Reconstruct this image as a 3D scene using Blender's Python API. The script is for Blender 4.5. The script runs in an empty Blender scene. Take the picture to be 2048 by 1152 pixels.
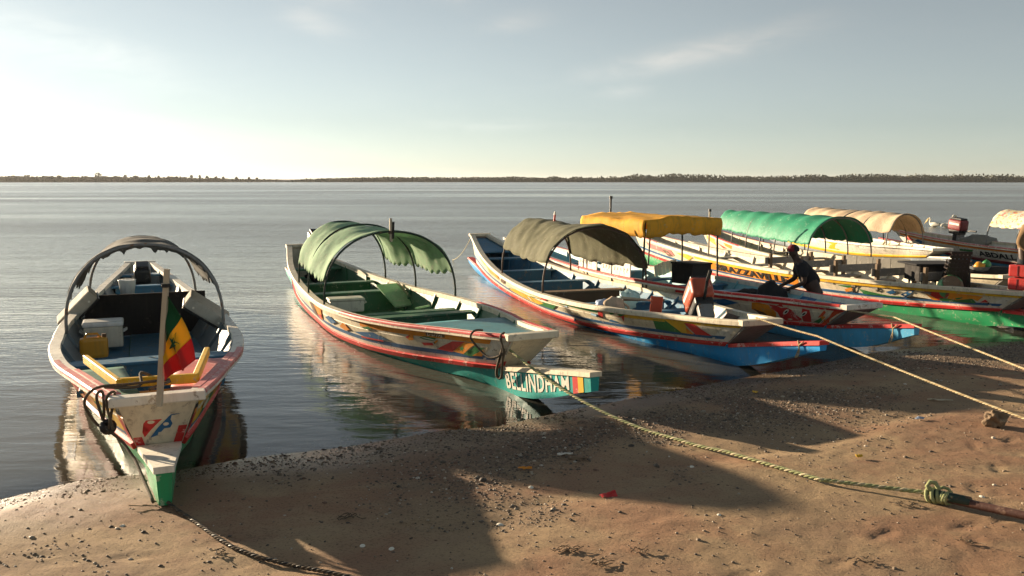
import bpy, bmesh, math, random
import numpy as np
from mathutils import Vector, Matrix, noise as mnoise

random.seed(7); RNG = np.random.default_rng(7)
SC = bpy.context.scene
COL = SC.collection

# ------------------------------------------------------------------ camera
CAM_H, PITCH, FPX = 2.2, math.radians(7.0), 1774.0
cd = bpy.data.cameras.new('camera'); cam = bpy.data.objects.new('camera', cd); COL.objects.link(cam)
cd.sensor_width = 36.0; cd.lens = 36.0 * FPX / 2048.0; cd.clip_start = 0.05; cd.clip_end = 9000
cam.location = (0, 0, CAM_H); cam.rotation_euler = (math.radians(90) - PITCH, 0, 0)
SC.camera = cam

# ------------------------------------------------------------------ light
SUN_EL = math.radians(9.4)
SUN_AZ = math.radians(50.0)            # to the left of the view direction
sdir = Vector((-math.sin(SUN_AZ) * math.cos(SUN_EL), math.cos(SUN_AZ) * math.cos(SUN_EL), math.sin(SUN_EL)))
sl = bpy.data.lights.new('sun', 'SUN'); sl.energy = 5.0; sl.angle = math.radians(0.6); sl.color = (1.0, 0.79, 0.55)
so = bpy.data.objects.new('sun', sl); COL.objects.link(so)
so.rotation_euler = (-sdir).to_track_quat('-Z', 'Y').to_euler(); so.location = (-30, 30, 20)

world = bpy.data.worlds.new('World'); SC.world = world; world.use_nodes = True
wn, wl = world.node_tree.nodes, world.node_tree.links
wn.clear()
w_out = wn.new('ShaderNodeOutputWorld'); w_bg = wn.new('ShaderNodeBackground'); w_bg.inputs['Strength'].default_value = 0.05
sky = wn.new('ShaderNodeTexSky'); sky.sky_type = 'NISHITA'; sky.sun_disc = False
sky.sun_elevation = SUN_EL; sky.sun_rotation = -SUN_AZ
sky.air_density = 0.7; sky.dust_density = 0.17; sky.ozone_density = 1.5; sky.altitude = 0

def wmath(op, a, b=None, c=None):
    n = wn.new('ShaderNodeMath'); n.operation = op
    for i, v in enumerate((a, b, c)):
        if v is None: continue
        if isinstance(v, (int, float)): n.inputs[i].default_value = v
        else: wl.new(v, n.inputs[i])
    return n.outputs[0]

def build_clouds():
    tc = wn.new('ShaderNodeTexCoord'); sep = wn.new('ShaderNodeSeparateXYZ'); wl.new(tc.outputs['Generated'], sep.inputs[0])
    az = wmath('ARCTAN2', sep.outputs[0], sep.outputs[1])
    el = wmath('ARCSINE', sep.outputs[2])
    cmb = wn.new('ShaderNodeCombineXYZ'); wl.new(wmath('MULTIPLY', az, 7.0), cmb.inputs[0]); wl.new(wmath('MULTIPLY', el, 24.0), cmb.inputs[1])
    nz = wn.new('ShaderNodeTexNoise'); nz.inputs['Scale'].default_value = 1.6; nz.inputs['Detail'].default_value = 9; nz.inputs['Roughness'].default_value = 0.62
    nz.inputs['Distortion'].default_value = 0.6
    wl.new(cmb.outputs[0], nz.inputs['Vector'])
    total = None
    # cloud wisps: azimuth, elevation (deg), half sizes, tilt, strength
    for a0, e0, sa, se, tilt, k in [(11.6, 7.7, 6.2, .75, 10, 1.0), (-12.2, 12.0, 3.6, 1.3, -4, 1.0), (-12.4, 9.6, 2.2, .8, -20, .55), (-4.6, 11.9, 1.9, .9, -14, .9), (0.2, 9.6, 2.0, .7, 10, .5),
                                (17.5, 9.4, 2.0, .45, 6, .45), (22.0, 11.6, 1.8, .4, 8, .5), (-1, 3.4, 6, .35, 0, .18), (7, 5.5, 2, .4, 0, .3), (-26, 7.5, 6, 1.2, -12, .4),
                                (45, 9, 9, 1.0, 8, .7), (-60, 14, 12, 2, -8, .7), (75, 16, 14, 2, 5, .6), (160, 15, 25, 3, 4, .7), (-130, 18, 25, 3, -4, .7), (100, 28, 20, 4, 8, .5), (-20, 30, 18, 3, 6, .5), (25, 24, 14, 2.2, 10, .6)]:
        t = math.radians(tilt); ct, st = math.cos(t), math.sin(t)
        da = wmath('SUBTRACT', az, math.radians(a0)); de = wmath('SUBTRACT', el, math.radians(e0))
        u = wmath('DIVIDE', wmath('ADD', wmath('MULTIPLY', da, ct), wmath('MULTIPLY', de, st)), math.radians(sa))
        v = wmath('DIVIDE', wmath('SUBTRACT', wmath('MULTIPLY', de, ct), wmath('MULTIPLY', da, st)), math.radians(se))
        r2 = wmath('ADD', wmath('MULTIPLY', u, u), wmath('MULTIPLY', v, v))
        g = wmath('MULTIPLY', wmath('EXPONENT', wmath('MULTIPLY', r2, -1.2)), k)
        total = g if total is None else wmath('MAXIMUM', total, g)
    rag = wmath('MULTIPLY', wmath('SUBTRACT', nz.outputs['Fac'], 0.24), 3.0)
    m = wmath('MULTIPLY', total, rag); cl = wn.new('ShaderNodeClamp'); wl.new(m, cl.inputs[0])
    haze = wmath('MULTIPLY', wmath('SUBTRACT', nz.outputs['Fac'], 0.5), 0.12)
    cl2 = wn.new('ShaderNodeClamp'); wl.new(wmath('ADD', wmath('MULTIPLY', cl.outputs[0], 0.62), haze), cl2.inputs[0])
    return cl2.outputs[0]
cloud = build_clouds()
bw = wn.new('ShaderNodeRGBToBW'); wl.new(sky.outputs[0], bw.inputs[0])
hs = wn.new('ShaderNodeHueSaturation'); hs.inputs['Saturation'].default_value = 0.40; wl.new(sky.outputs[0], hs.inputs['Color'])
cc = wn.new('ShaderNodeMix'); cc.data_type = 'RGBA'; cc.blend_type = 'MULTIPLY'; cc.inputs[0].default_value = 1.0
wl.new(bw.outputs[0], cc.inputs[6]); cc.inputs[7].default_value = (1.9, 1.85, 1.72, 1)
mx = wn.new('ShaderNodeMix'); mx.data_type = 'RGBA'; wl.new(cloud, mx.inputs[0])
tn = wn.new('ShaderNodeMix'); tn.data_type = 'RGBA'; tn.blend_type = 'MULTIPLY'; tn.inputs[0].default_value = 1.0; wl.new(hs.outputs[0], tn.inputs[6]); tn.inputs[7].default_value = (.995, 1.02, .95, 1)
wl.new(tn.outputs[2], mx.inputs[6])
wl.new(cc.outputs[2], mx.inputs[7])
wl.new(mx.outputs[2], w_bg.inputs[0]); wl.new(w_bg.outputs[0], w_out.inputs[0])

SC.view_settings.view_transform = 'Standard'; SC.view_settings.look = 'None'
SC.view_settings.exposure = 1.36; SC.view_settings.gamma = 1.0; SC.view_settings.use_curve_mapping = False
SC.cycles.max_bounces = 6; SC.cycles.transparent_max_bounces = 8; SC.cycles.caustics_reflective = False; SC.cycles.caustics_refractive = False

# ------------------------------------------------------------------ helpers
def at(px, py, z=0.0):
    """point of the plane z seen at pixel (px, py) of the 2048 x 1152 photograph"""
    u = (576 - py) / FPX; v = (px - 1024) / FPX
    dy = math.cos(PITCH) + u * math.sin(PITCH); dz = -math.sin(PITCH) + u * math.cos(PITCH)
    t = (z - CAM_H) / dz
    return Vector((v * t, dy * t, z))

def atY(px, py, Y):
    u = (576 - py) / FPX; v = (px - 1024) / FPX
    dy = math.cos(PITCH) + u * math.sin(PITCH); dz = -math.sin(PITCH) + u * math.cos(PITCH)
    t = Y / dy
    return Vector((v * t, Y, CAM_H + dz * t))

def tag(o, label=None, cat=None, group=None, kind=None):
    if label: o['label'] = label
    if cat: o['category'] = cat
    if group: o['group'] = group
    if kind: o['kind'] = kind
    return o

def empty(name, loc=(0, 0, 0), rz=0.0):
    o = bpy.data.objects.new(name, None); o.empty_display_size = .1; COL.objects.link(o)
    o.location = loc; o.rotation_euler = (0, 0, rz)
    return o

def thing(name, label, cat, loc=(0, 0, 0), rz=0.0, group=None):
    return tag(empty(name, loc, rz), label, cat, group)

def mesh_obj(name, verts, faces, mats, parent=None, smooth=False, midx=None):
    me = bpy.data.meshes.new(name)
    me.from_pydata([tuple(v) for v in verts], [], [tuple(f) for f in faces])
    for m in (mats if isinstance(mats, (list, tuple)) else [mats]): me.materials.append(m)
    if midx is not None: me.polygons.foreach_set('material_index', np.array(midx, dtype=np.int32))
    if smooth: me.polygons.foreach_set('use_smooth', np.ones(len(me.polygons), dtype=bool))
    me.update()
    o = bpy.data.objects.new(name, me); COL.objects.link(o)
    if parent is not None: o.parent = parent
    return o

class MB:
    def __init__(s): s.v = []; s.f = []; s.m = []
    def add(s, verts, faces, mi=0):
        k = len(s.v); s.v += [tuple(p) for p in verts]; s.f += [tuple(i + k for i in f) for f in faces]; s.m += [mi] * len(faces)
        return s
    def box(s, c, d, R=None, mi=0, taper=1.0):
        x, y, z = d[0] / 2, d[1] / 2, d[2] / 2
        vs = [Vector((sx * x * (taper if sz > 0 else 1), sy * y * (taper if sz > 0 else 1), sz * z)) for sz in (-1, 1) for sx, sy in ((-1, -1), (1, -1), (1, 1), (-1, 1))]
        if R is not None: vs = [R @ v for v in vs]
        c = Vector(c); vs = [v + c for v in vs]
        return s.add(vs, [(3, 2, 1, 0), (4, 5, 6, 7), (0, 1, 5, 4), (1, 2, 6, 5), (2, 3, 7, 6), (3, 0, 4, 7)], mi)
    def rbox(s, c, d, b=.02, seg=2, R=None, mi=0):
        bm = bmesh.new(); bmesh.ops.create_cube(bm, size=1); bmesh.ops.scale(bm, vec=d, verts=bm.verts)
        bmesh.ops.bevel(bm, geom=list(bm.edges), offset=b, segments=seg, profile=.6, affect='EDGES')
        bm.verts.index_update(); c = Vector(c)
        vs = [((R @ v.co) if R is not None else v.co) + c for v in bm.verts]; fs = [[v.index for v in f.verts] for f in bm.faces]
        bm.free(); return s.add(vs, fs, mi)
    def tube(s, pts, r, n=8, mi=0, closed=False):
        pts = [Vector(p) for p in pts]; k = len(pts); rr = r if isinstance(r, (list, tuple, np.ndarray)) else [r] * k
        rings = []; up = None
        for i, p in enumerate(pts):
            a = pts[i - 1] if (i > 0 or closed) else p; b = pts[(i + 1) % k] if (i < k - 1 or closed) else p
            t = (b - a).normalized() if (b - a).length > 1e-9 else Vector((0, 0, 1))
            if up is None:
                up = t.orthogonal().normalized()
            up = (up - t * up.dot(t))
            up = up.normalized() if up.length > 1e-6 else t.orthogonal().normalized()
            w = t.cross(up)
            rings.append([p + (up * math.cos(2 * math.pi * j / n) + w * math.sin(2 * math.pi * j / n)) * rr[i] for j in range(n)])
        vs = [v for R_ in rings for v in R_]; fs = []
        for i in range(k if closed else k - 1):
            i2 = (i + 1) % k
            for j in range(n): fs.append((i * n + j, i * n + (j + 1) % n, i2 * n + (j + 1) % n, i2 * n + j))
        if not closed: fs += [tuple(range(n - 1, -1, -1)), tuple((k - 1) * n + j for j in range(n))]
        return s.add(vs, fs, mi)
    def grid(s, P, mi=0, flip=False):
        nu, nv = len(P), len(P[0]); fs = []
        for i in range(nu - 1):
            for j in range(nv - 1):
                q = (i * nv + j, (i + 1) * nv + j, (i + 1) * nv + j + 1, i * nv + j + 1); fs.append(q[::-1] if flip else q)
        return s.add([p for r in P for p in r], fs, mi)
    def lathe(s, prof, n=16, c=(0, 0, 0), R=None, mi=0):
        c = Vector(c); vs = []; fs = []
        for r, z in prof:
            for j in range(n):
                p = Vector((r * math.cos(2 * math.pi * j / n), r * math.sin(2 * math.pi * j / n), z)); vs.append((R @ p if R is not None else p) + c)
        for i in range(len(prof) - 1):
            for j in range(n): fs.append((i * n + j, i * n + (j + 1) % n, (i + 1) * n + (j + 1) % n, (i + 1) * n + j))
        fs += [tuple(range(n - 1, -1, -1)), tuple((len(prof) - 1) * n + j for j in range(n))]
        return s.add(vs, fs, mi)
    def build(s, name, mats, parent=None, smooth=False):
        return mesh_obj(name, s.v, s.f, mats, parent, smooth, s.m)

def smooth_by_angle(o, ang=40):
    me = o.data; me.polygons.foreach_set('use_smooth', np.ones(len(me.polygons), dtype=bool))
    bm = bmesh.new(); bm.from_mesh(me)
    for e in bm.edges: e.smooth = not (len(e.link_faces) == 2 and e.calc_face_angle(0) > math.radians(ang))
    bm.to_mesh(me); bm.free(); return o

def fbm(x, y, z=0.0, oct=4): return mnoise.fractal(Vector((x, y, z)), 1.0, 2.0, oct)

# ------------------------------------------------------------------ materials
MATS = {}
def nodes_of(name):
    m = bpy.data.materials.new(name); m.use_nodes = True; nt = m.node_tree; nt.nodes.clear()
    return m, nt.nodes, nt.links

def vec(l, n, coord='Object', scale=(1, 1, 1)):
    tc = n.new('ShaderNodeTexCoord'); mp = n.new('ShaderNodeMapping'); mp.inputs['Scale'].default_value = scale
    l.new(tc.outputs[coord], mp.inputs[0]); return mp.outputs[0]

def noise(n, l, v, scale, detail=4, rough=.55, dist=0):
    t = n.new('ShaderNodeTexNoise'); t.inputs['Scale'].default_value = scale; t.inputs['Detail'].default_value = detail
    t.inputs['Roughness'].default_value = rough; t.inputs['Distortion'].default_value = dist; l.new(v, t.inputs['Vector']); return t.outputs['Fac']

def ramp(n, l, fac, stops):
    r = n.new('ShaderNodeValToRGB'); l.new(fac, r.inputs[0]); e = r.color_ramp.elements
    while len(e) < len(stops): e.new(.5)
    for k, (p, c) in enumerate(stops):
        e[k].position = p; e[k].color = (c, c, c, 1) if isinstance(c, (int, float)) else (*c, 1)
    return r.outputs[0]

def mixc(n, l, fac, a, b, mode='MIX'):
    m = n.new('ShaderNodeMix'); m.data_type = 'RGBA'; m.blend_type = mode
    for i, v in ((0, fac), (6, a), (7, b)):
        if isinstance(v, (int, float)): m.inputs[i].default_value = v
        elif isinstance(v, tuple): m.inputs[i].default_value = (*v, 1)
        else: l.new(v, m.inputs[i])
    return m.outputs[2]

def paint(name, rgb, wear=.35, chip=(.42, .36, .28), rough=.5, dirt=.35, bump=.25, scale=1.0, grain=None, fabric=0.0, metal=0.0):
    if name in MATS: return MATS[name]
    m, n, l = nodes_of(name)
    out = n.new('ShaderNodeOutputMaterial'); b = n.new('ShaderNodeBsdfPrincipled')
    v = vec(l, n); big = noise(n, l, v, 2.3 * scale, 5); fine = noise(n, l, v, 38 * scale, 6, .7); mid = noise(n, l, v, 9 * scale, 6, .65, .4)
    vs = vec(l, n, scale=(9, 9, 1.2)); streak = noise(n, l, vs, 2.0 * scale, 5, .6)
    c = mixc(n, l, ramp(n, l, big, [(.3, 0), (.7, 1)]), tuple(x * .80 for x in rgb), tuple(min(1, x * 1.10) for x in rgb))
    dfac = mixc(n, l, 1.0, ramp(n, l, streak, [(.48, 0), (.72, dirt)]), ramp(n, l, mid, [(.3, .4), (.7, 1)]), 'MULTIPLY')
    c = mixc(n, l, dfac, c, (.10, .085, .062))
    if wear > 0:
        cf = mixc(n, l, 1.0, ramp(n, l, mid, [(.62 - .10 * wear, 0), (.66 - .10 * wear, 1)]), ramp(n, l, fine, [(.50 - .12 * wear, 0), (.56 - .12 * wear, 1)]), 'MULTIPLY')
        c = mixc(n, l, cf, c, chip)
    l.new(c, b.inputs['Base Color'])
    l.new(ramp(n, l, mid, [(.2, max(.05, rough - .12)), (.8, min(1, rough + .2))]), b.inputs['Roughness'])
    b.inputs['Metallic'].default_value = metal; b.inputs['Specular IOR Level'].default_value = .35
    bp = n.new('ShaderNodeBump'); bp.inputs['Strength'].default_value = bump; bp.inputs['Distance'].default_value = .012
    h = mixc(n, l, .35, mid, fine)
    l.new(h, bp.inputs['Height']); l.new(bp.outputs[0], b.inputs['Normal'])
    if fabric > 0:
        tr = n.new('ShaderNodeBsdfTranslucent'); l.new(c, tr.inputs['Color']); l.new(bp.outputs[0], tr.inputs['Normal'])
        ms = n.new('ShaderNodeMixShader'); ms.inputs[0].default_value = fabric; l.new(b.outputs[0], ms.inputs[1]); l.new(tr.outputs[0], ms.inputs[2]); l.new(ms.outputs[0], out.inputs[0])
    else: l.new(b.outputs[0], out.inputs[0])
    MATS[name] = m; return m

P_ = {
 'cream': paint('paint_cream', (.78, .69, .51), .38, (.42, .35, .26), dirt=.42, bump=.4),
 'white': paint('paint_white', (.82, .77, .66), .45, (.40, .34, .26), dirt=.42, bump=.4),
 'red': paint('paint_red', (.62, .035, .03), .35, (.70, .42, .36)),
 'pink': paint('paint_faded_red', (.60, .17, .16), .55, (.72, .50, .44)),
 'redorange': paint('paint_vermilion', (.70, .10, .03), .3, (.6, .35, .2)),
 'orange': paint('paint_orange', (.82, .29, .02), .35, (.55, .38, .2)),
 'yellow': paint('paint_yellow', (.86, .50, .03), .35, (.6, .45, .25)),
 'green': paint('paint_green', (.03, .20, .05), .3, (.3, .35, .2)),
 'hullgreen': paint('paint_hull_green', (.02, .30, .11), .5, (.30, .40, .24)),
 'teal': paint('paint_teal', (.012, .36, .32), .4, (.16, .42, .36)),
 'deckteal': paint('paint_deck_teal', (.05, .20, .23), .35, (.10, .15, .14)),
 'deckgreen': paint('paint_deck_green', (.05, .15, .10), .4, (.16, .14, .10)),
 'blue': paint('paint_blue', (.02, .13, .30), .3, (.35, .38, .4)),
 'hullblue': paint('paint_hull_blue', (.015, .31, .70), .45, (.18, .42, .62)),
 'lightblue': paint('paint_light_blue', (.09, .43, .70), .45, (.30, .50, .62)),
 'paleblue': paint('paint_pale_blue', (.30, .62, .68), .4, (.5, .6, .55)),
 'innerblue': paint('paint_inner_blue', (.055, .19, .31), .5, (.20, .24, .22)),
 'innergreen': paint('paint_inner_green', (.05, .16, .085), .45, (.2, .22, .15)),
 'innergrey': paint('paint_inner_grey', (.16, .20, .22), .5, (.26, .24, .2)),
 'darkgreen': paint('paint_dark_green', (.015, .11, .04), .3, (.2, .25, .15)),
 'black': paint('paint_black', (.012, .012, .013), .2, (.12, .11, .1)),
 'brown': paint('paint_brown', (.14, .075, .035), .4, (.3, .22, .15)),
 'wood': paint('weathered_wood', (.20, .135, .08), .5, (.32, .25, .17), .75, .4, .5),
 'greywood': paint('grey_wood', (.24, .225, .20), .5, (.36, .33, .28), .8, .4, .5),
 'palewood': paint('pale_wood', (.55, .47, .34), .3, (.4, .33, .24), .7, .3, .4),
 'greyblue': paint('paint_grey_blue', (.23, .27, .31), .45, (.42, .42, .38)),
 'maroon': paint('paint_maroon', (.22, .03, .035), .4, (.3, .15, .12)),
 'steel': paint('painted_steel', (.22, .225, .22), .4, (.2, .1, .05), .5, .4, .2, metal=.2),
 'darksteel': paint('dark_green_steel', (.02, .045, .035), .35, (.14, .07, .035), .5),
 'brownsteel': paint('brown_steel', (.10, .06, .045), .4, (.2, .1, .06), .5),
 'rust': paint('rusty_steel', (.105, .048, .036), .6, (.22, .13, .09), .6, .4, .5),
 'canvas_grey': paint('canvas_grey', (.10, .105, .10), .3, (.16, .15, .13), .9, .4, .3, fabric=.12),
 'canvas_green': paint('canvas_pale_green', (.47, .68, .46), .5, (.60, .66, .52), .85, .4, .3, fabric=.42),
 'canvas_olive': paint('canvas_olive', (.115, .115, .058), .5, (.17, .16, .10), .9, .5, .4, fabric=.04),
 'canvas_yellow': paint('canvas_yellow', (.86, .44, .035), .2, (.7, .45, .15), .8, .45, .3, fabric=.2),
 'canvas_emerald': paint('canvas_emerald', (.02, .28, .15), .3, (.16, .40, .26), .6, .4, .35, fabric=.05),
 'canvas_tan': paint('canvas_tan', (.66, .50, .33), .5, (.5, .38, .25), .85, .5, .35, fabric=.05),
 'darkcloth': paint('dark_cloth', (.016, .016, .018), 0, rough=.9, dirt=.1),
 'plastic_cream': paint('plastic_cream', (.62, .58, .46), .15, (.4, .36, .28), .4),
 'plastic_white': paint('plastic_white', (.78, .78, .74), .1, (.5, .48, .42), .35),
 'plastic_yellow': paint('plastic_yellow', (.72, .33, .03), .15, (.5, .3, .1), .35),
 'plastic_red': paint('plastic_red', (.60, .05, .045), .15, (.5, .2, .15), .35),
 'plastic_brown': paint('plastic_brown', (.045, .03, .024), .1, (.1, .07, .06), .4),
 'plastic_green': paint('plastic_green', (.06, .30, .10), .2, (.3, .4, .25), .4),
 'bag_clear': paint('plastic_bag', (.55, .72, .74), .1, (.7, .75, .75), .2, .1, .6, fabric=.4),
 'bag_blue': paint('plastic_bag_blue', (.45, .55, .72), .1, (.7, .75, .8), .25, .1, .6, fabric=.3),
 'cloth_beige': paint('cloth_beige', (.62, .47, .32), .2, (.5, .38, .26), .9, .3, .6),
 'cushion': paint('cushion_cream', (.44, .41, .34), .2, (.3, .28, .22), .85, .35, .4),
 'outboard_red': paint('cowl_red', (.46, .085, .04), .25, (.6, .35, .25), .35),
 'outboard_dark': paint('outboard_dark', (.022, .024, .025), .25, (.12, .12, .11), .4),
 'rope_brown': paint('rope_brown', (.10, .075, .05), .3, (.2, .16, .1), .9, .3, .8, 4),
 'rope_tan': paint('rope_tan', (.50, .39, .22), .3, (.35, .26, .15), .9, .3, .8, 4),
 'rope_green': paint('rope_green', (.33, .36, .17), .35, (.50, .46, .27), .9, .35, .8, 4),
 'rope_pale': paint('rope_pale_strand', (.60, .53, .34), .2, (.4, .36, .2), .9, .3, .8, 4),
 'skin': paint('skin_dark', (.060, .032, .021), 0, rough=.45, dirt=0, bump=.05),
 'shirt_black': paint('shirt_black', (.020, .020, .025), 0, rough=.9, dirt=0, bump=.3),
 'shirt_tan': paint('shirt_tan', (.27, .17, .085), .1, (.2, .12, .06), .9, .2, .5),
 'trousers': paint('trousers_dark', (.022, .026, .035), 0, rough=.9, dirt=.1, bump=.3),
 'cap_red': paint('cap_red', (.17, .010, .018), 0, rough=.8, dirt=0),
 'stripe_cream': paint('stripe_cream', (.7, .62, .42), 0, rough=.8, dirt=0),
 'feather': paint('feather_white', (.82, .78, .66), .1, (.7, .64, .5), .9, .1, .4),
 'bill': paint('bill_yellow', (.70, .50, .16), 0, rough=.5, dirt=0),
 'flag_green': paint('flag_green', (.008, .09, .03), 0, rough=.85, dirt=.1, bump=.15, fabric=.25),
 'flag_yellow': paint('flag_yellow', (.80, .46, .02), 0, rough=.85, dirt=.1, bump=.15, fabric=.25),
 'flag_red': paint('flag_red', (.64, .03, .025), 0, rough=.85, dirt=.1, bump=.15, fabric=.25),
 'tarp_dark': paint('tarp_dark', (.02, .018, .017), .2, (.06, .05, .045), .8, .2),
 'grey_board': paint('grey_board', (.22, .21, .18), .4, (.32, .3, .26), .8),
}

def floral():
    m, n, l = nodes_of('canvas_floral'); out = n.new('ShaderNodeOutputMaterial'); b = n.new('ShaderNodeBsdfPrincipled')
    v = vec(l, n); a = noise(n, l, v, 7, 2); c2 = noise(n, l, v, 11, 2, .5, .6); c3 = noise(n, l, v, 15, 2)
    c = mixc(n, l, ramp(n, l, a, [(.42, 0), (.5, 1)]), (.42, .58, .52), (.70, .66, .44))
    c = mixc(n, l, ramp(n, l, c2, [(.56, 0), (.6, 1)]), c, (.62, .20, .17)); c = mixc(n, l, ramp(n, l, c3, [(.6, 0), (.63, 1)]), c, (.75, .5, .1))
    l.new(c, b.inputs['Base Color']); b.inputs['Roughness'].default_value = .85; l.new(b.outputs[0], out.inputs[0]); return m
P_['floral'] = floral()

def sand_mat():
    m, n, l = nodes_of('beach_sand'); out = n.new('ShaderNodeOutputMaterial'); b = n.new('ShaderNodeBsdfPrincipled')
    v = vec(l, n); big = noise(n, l, v, .55, 5, .6, .5); mid = noise(n, l, v, 3.2, 6, .6, .3); fine = noise(n, l, v, 60, 6, .7); grit = noise(n, l, v, 240, 3, .7)
    c = mixc(n, l, ramp(n, l, big, [(.35, 0), (.65, 1)]), (.315, .215, .125), (.41, .29, .165))
    c = mixc(n, l, ramp(n, l, mid, [(.45, 0), (.72, .75)]), c, (.25, .160, .10))
    red = noise(n, l, vec(l, n, scale=(1, 1.4, 1)), .8, 4, .6, .4)
    c = mixc(n, l, ramp(n, l, red, [(.46, 0), (.60, .7)]), c, (.30, .155, .09))
    c = mixc(n, l, ramp(n, l, fine, [(.35, .6), (.5, 0)]), c, (.10, .07, .045))
    c = mixc(n, l, ramp(n, l, grit, [(.60, 0), (.72, .55)]), c, (.42, .33, .22))
    at_ = n.new('ShaderNodeAttribute'); at_.attribute_name = 'wet'
    c = mixc(n, l, at_.outputs['Fac'], c, mixc(n, l, 1.0, c, (.50, .47, .44), 'MULTIPLY'))
    gv = n.new('ShaderNodeAttribute'); gv.attribute_name = 'gravel'; stone = noise(n, l, v, 95, 5, .75)
    c = mixc(n, l, mixc(n, l, 1.0, gv.outputs['Fac'], ramp(n, l, stone, [(.44, .75), (.58, .05)]), 'MULTIPLY'), c, (.085, .072, .058))
    l.new(c, b.inputs['Base Color'])
    rg = n.new('ShaderNodeMapRange'); rg.inputs[3].default_value = .92; rg.inputs[4].default_value = .30; l.new(at_.outputs['Fac'], rg.inputs[0]); l.new(rg.outputs[0], b.inputs['Roughness'])
    b.inputs['Specular IOR Level'].default_value = .3
    b1 = n.new('ShaderNodeBump'); b1.inputs['Strength'].default_value = .38; b1.inputs['Distance'].default_value = .018; l.new(fine, b1.inputs['Height'])
    b2 = n.new('ShaderNodeBump'); b2.inputs['Strength'].default_value = .5; b2.inputs['Distance'].default_value = .004; l.new(grit, b2.inputs['Height']); l.new(b1.outputs[0], b2.inputs['Normal'])
    b3 = n.new('ShaderNodeBump'); b3.inputs['Strength'].default_value = .18; b3.inputs['Distance'].default_value = .05; l.new(noise(n, l, v, 9, 5, .6), b3.inputs['Height']); l.new(b2.outputs[0], b3.inputs['Normal'])
    l.new(b3.outputs[0], b.inputs['Normal']); l.new(b.outputs[0], out.inputs[0]); return m

def water_mat():
    m, n, l = nodes_of('lagoon_water'); out = n.new('ShaderNodeOutputMaterial')
    tc = n.new('ShaderNodeTexCoord')
    def mp(scale, rot=0):
        q = n.new('ShaderNodeMapping'); q.inputs['Scale'].default_value = scale; q.inputs['Rotation'].default_value = (0, 0, rot); l.new(tc.outputs['Object'], q.inputs[0]); return q.outputs[0]
    def mul(a, k):
        q = n.new('ShaderNodeMath'); q.operation = 'MULTIPLY'
        for i, x in enumerate((a, k)):
            if isinstance(x, (int, float)): q.inputs[i].default_value = x
            else: l.new(x, q.inputs[i])
        return q.outputs[0]
    def add(a, b_):
        q = n.new('ShaderNodeMath'); q.operation = 'ADD'; l.new(a, q.inputs[0]); l.new(b_, q.inputs[1]); return q.outputs[0]
    off = n.new('ShaderNodeAttribute'); off.attribute_name = 'offshore'     # 0 at the shore, 1 in open water
    long_ = noise(n, l, mp((.35, 1.15, 1), .12), 1.5, 3, .5, .3)
    chop = noise(n, l, mp((.8, 2.0, 1), -.1), 3.2, 4, .55, .2)
    fine = noise(n, l, mp((1.0, 2.2, 1), .2), 11, 3, .5)
    swell = noise(n, l, mp((.10, .45, 1), .05), 1.0, 3, .5)
    patch = ramp(n, l, noise(n, l, mp((.008, .045, 1), .06), 1.0, 4, .55, .3), [(.30, .25), (.62, 1)])
    windy = mul(patch, off.outputs['Fac'])
    h = add(mul(long_, .013), mul(chop, .0045))
    h = add(h, mul(mul(fine, .0006), 1.0))
    h2 = add(mul(swell, .24), add(mul(chop, .075), mul(fine, .022)))
    h = add(h, mul(h2, windy)); h = add(h, mul(mul(swell, .10), off.outputs['Fac']))
    bp = n.new('ShaderNodeBump'); bp.inputs['Strength'].default_value = 1.0; bp.inputs['Distance'].default_value = 1.0; l.new(h, bp.inputs['Height'])
    gl = n.new('ShaderNodeBsdfGlossy'); gl.inputs['Color'].default_value = (.97, .97, .97, 1); l.new(bp.outputs[0], gl.inputs['Normal'])
    rr = n.new('ShaderNodeMapRange'); rr.inputs[3].default_value = .02; rr.inputs[4].default_value = .26; l.new(windy, rr.inputs[0]); l.new(rr.outputs[0], gl.inputs['Roughness'])
    df = n.new('ShaderNodeBsdfDiffuse'); df.inputs['Color'].default_value = (.135, .130, .105, 1)
    tr = n.new('ShaderNodeBsdfTransparent'); tr.inputs['Color'].default_value = (.80, .72, .56, 1)
    dep = n.new('ShaderNodeAttribute'); dep.attribute_name = 'turbid'
    body = n.new('ShaderNodeMixShader'); l.new(dep.outputs['Fac'], body.inputs[0]); l.new(tr.outputs[0], body.inputs[1]); l.new(df.outputs[0], body.inputs[2])
    fr = n.new('ShaderNodeFresnel'); fr.inputs['IOR'].default_value = 1.34; l.new(bp.outputs[0], fr.inputs['Normal'])
    top = n.new('ShaderNodeMixShader'); l.new(fr.outputs[0], top.inputs[0]); l.new(body.outputs[0], top.inputs[1]); l.new(gl.outputs[0], top.inputs[2])
    l.new(top.outputs[0], out.inputs[0]); return m

def leaf_mat(name, c1, c2):
    m, n, l = nodes_of(name); out = n.new('ShaderNodeOutputMaterial'); b = n.new('ShaderNodeBsdfPrincipled')
    v = vec(l, n); c = mixc(n, l, ramp(n, l, noise(n, l, v, .25, 4), [(.35, 0), (.65, 1)]), c1, c2)
    l.new(c, b.inputs['Base Color']); b.inputs['Roughness'].default_value = .8; l.new(b.outputs[0], out.inputs[0]); return m

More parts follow.
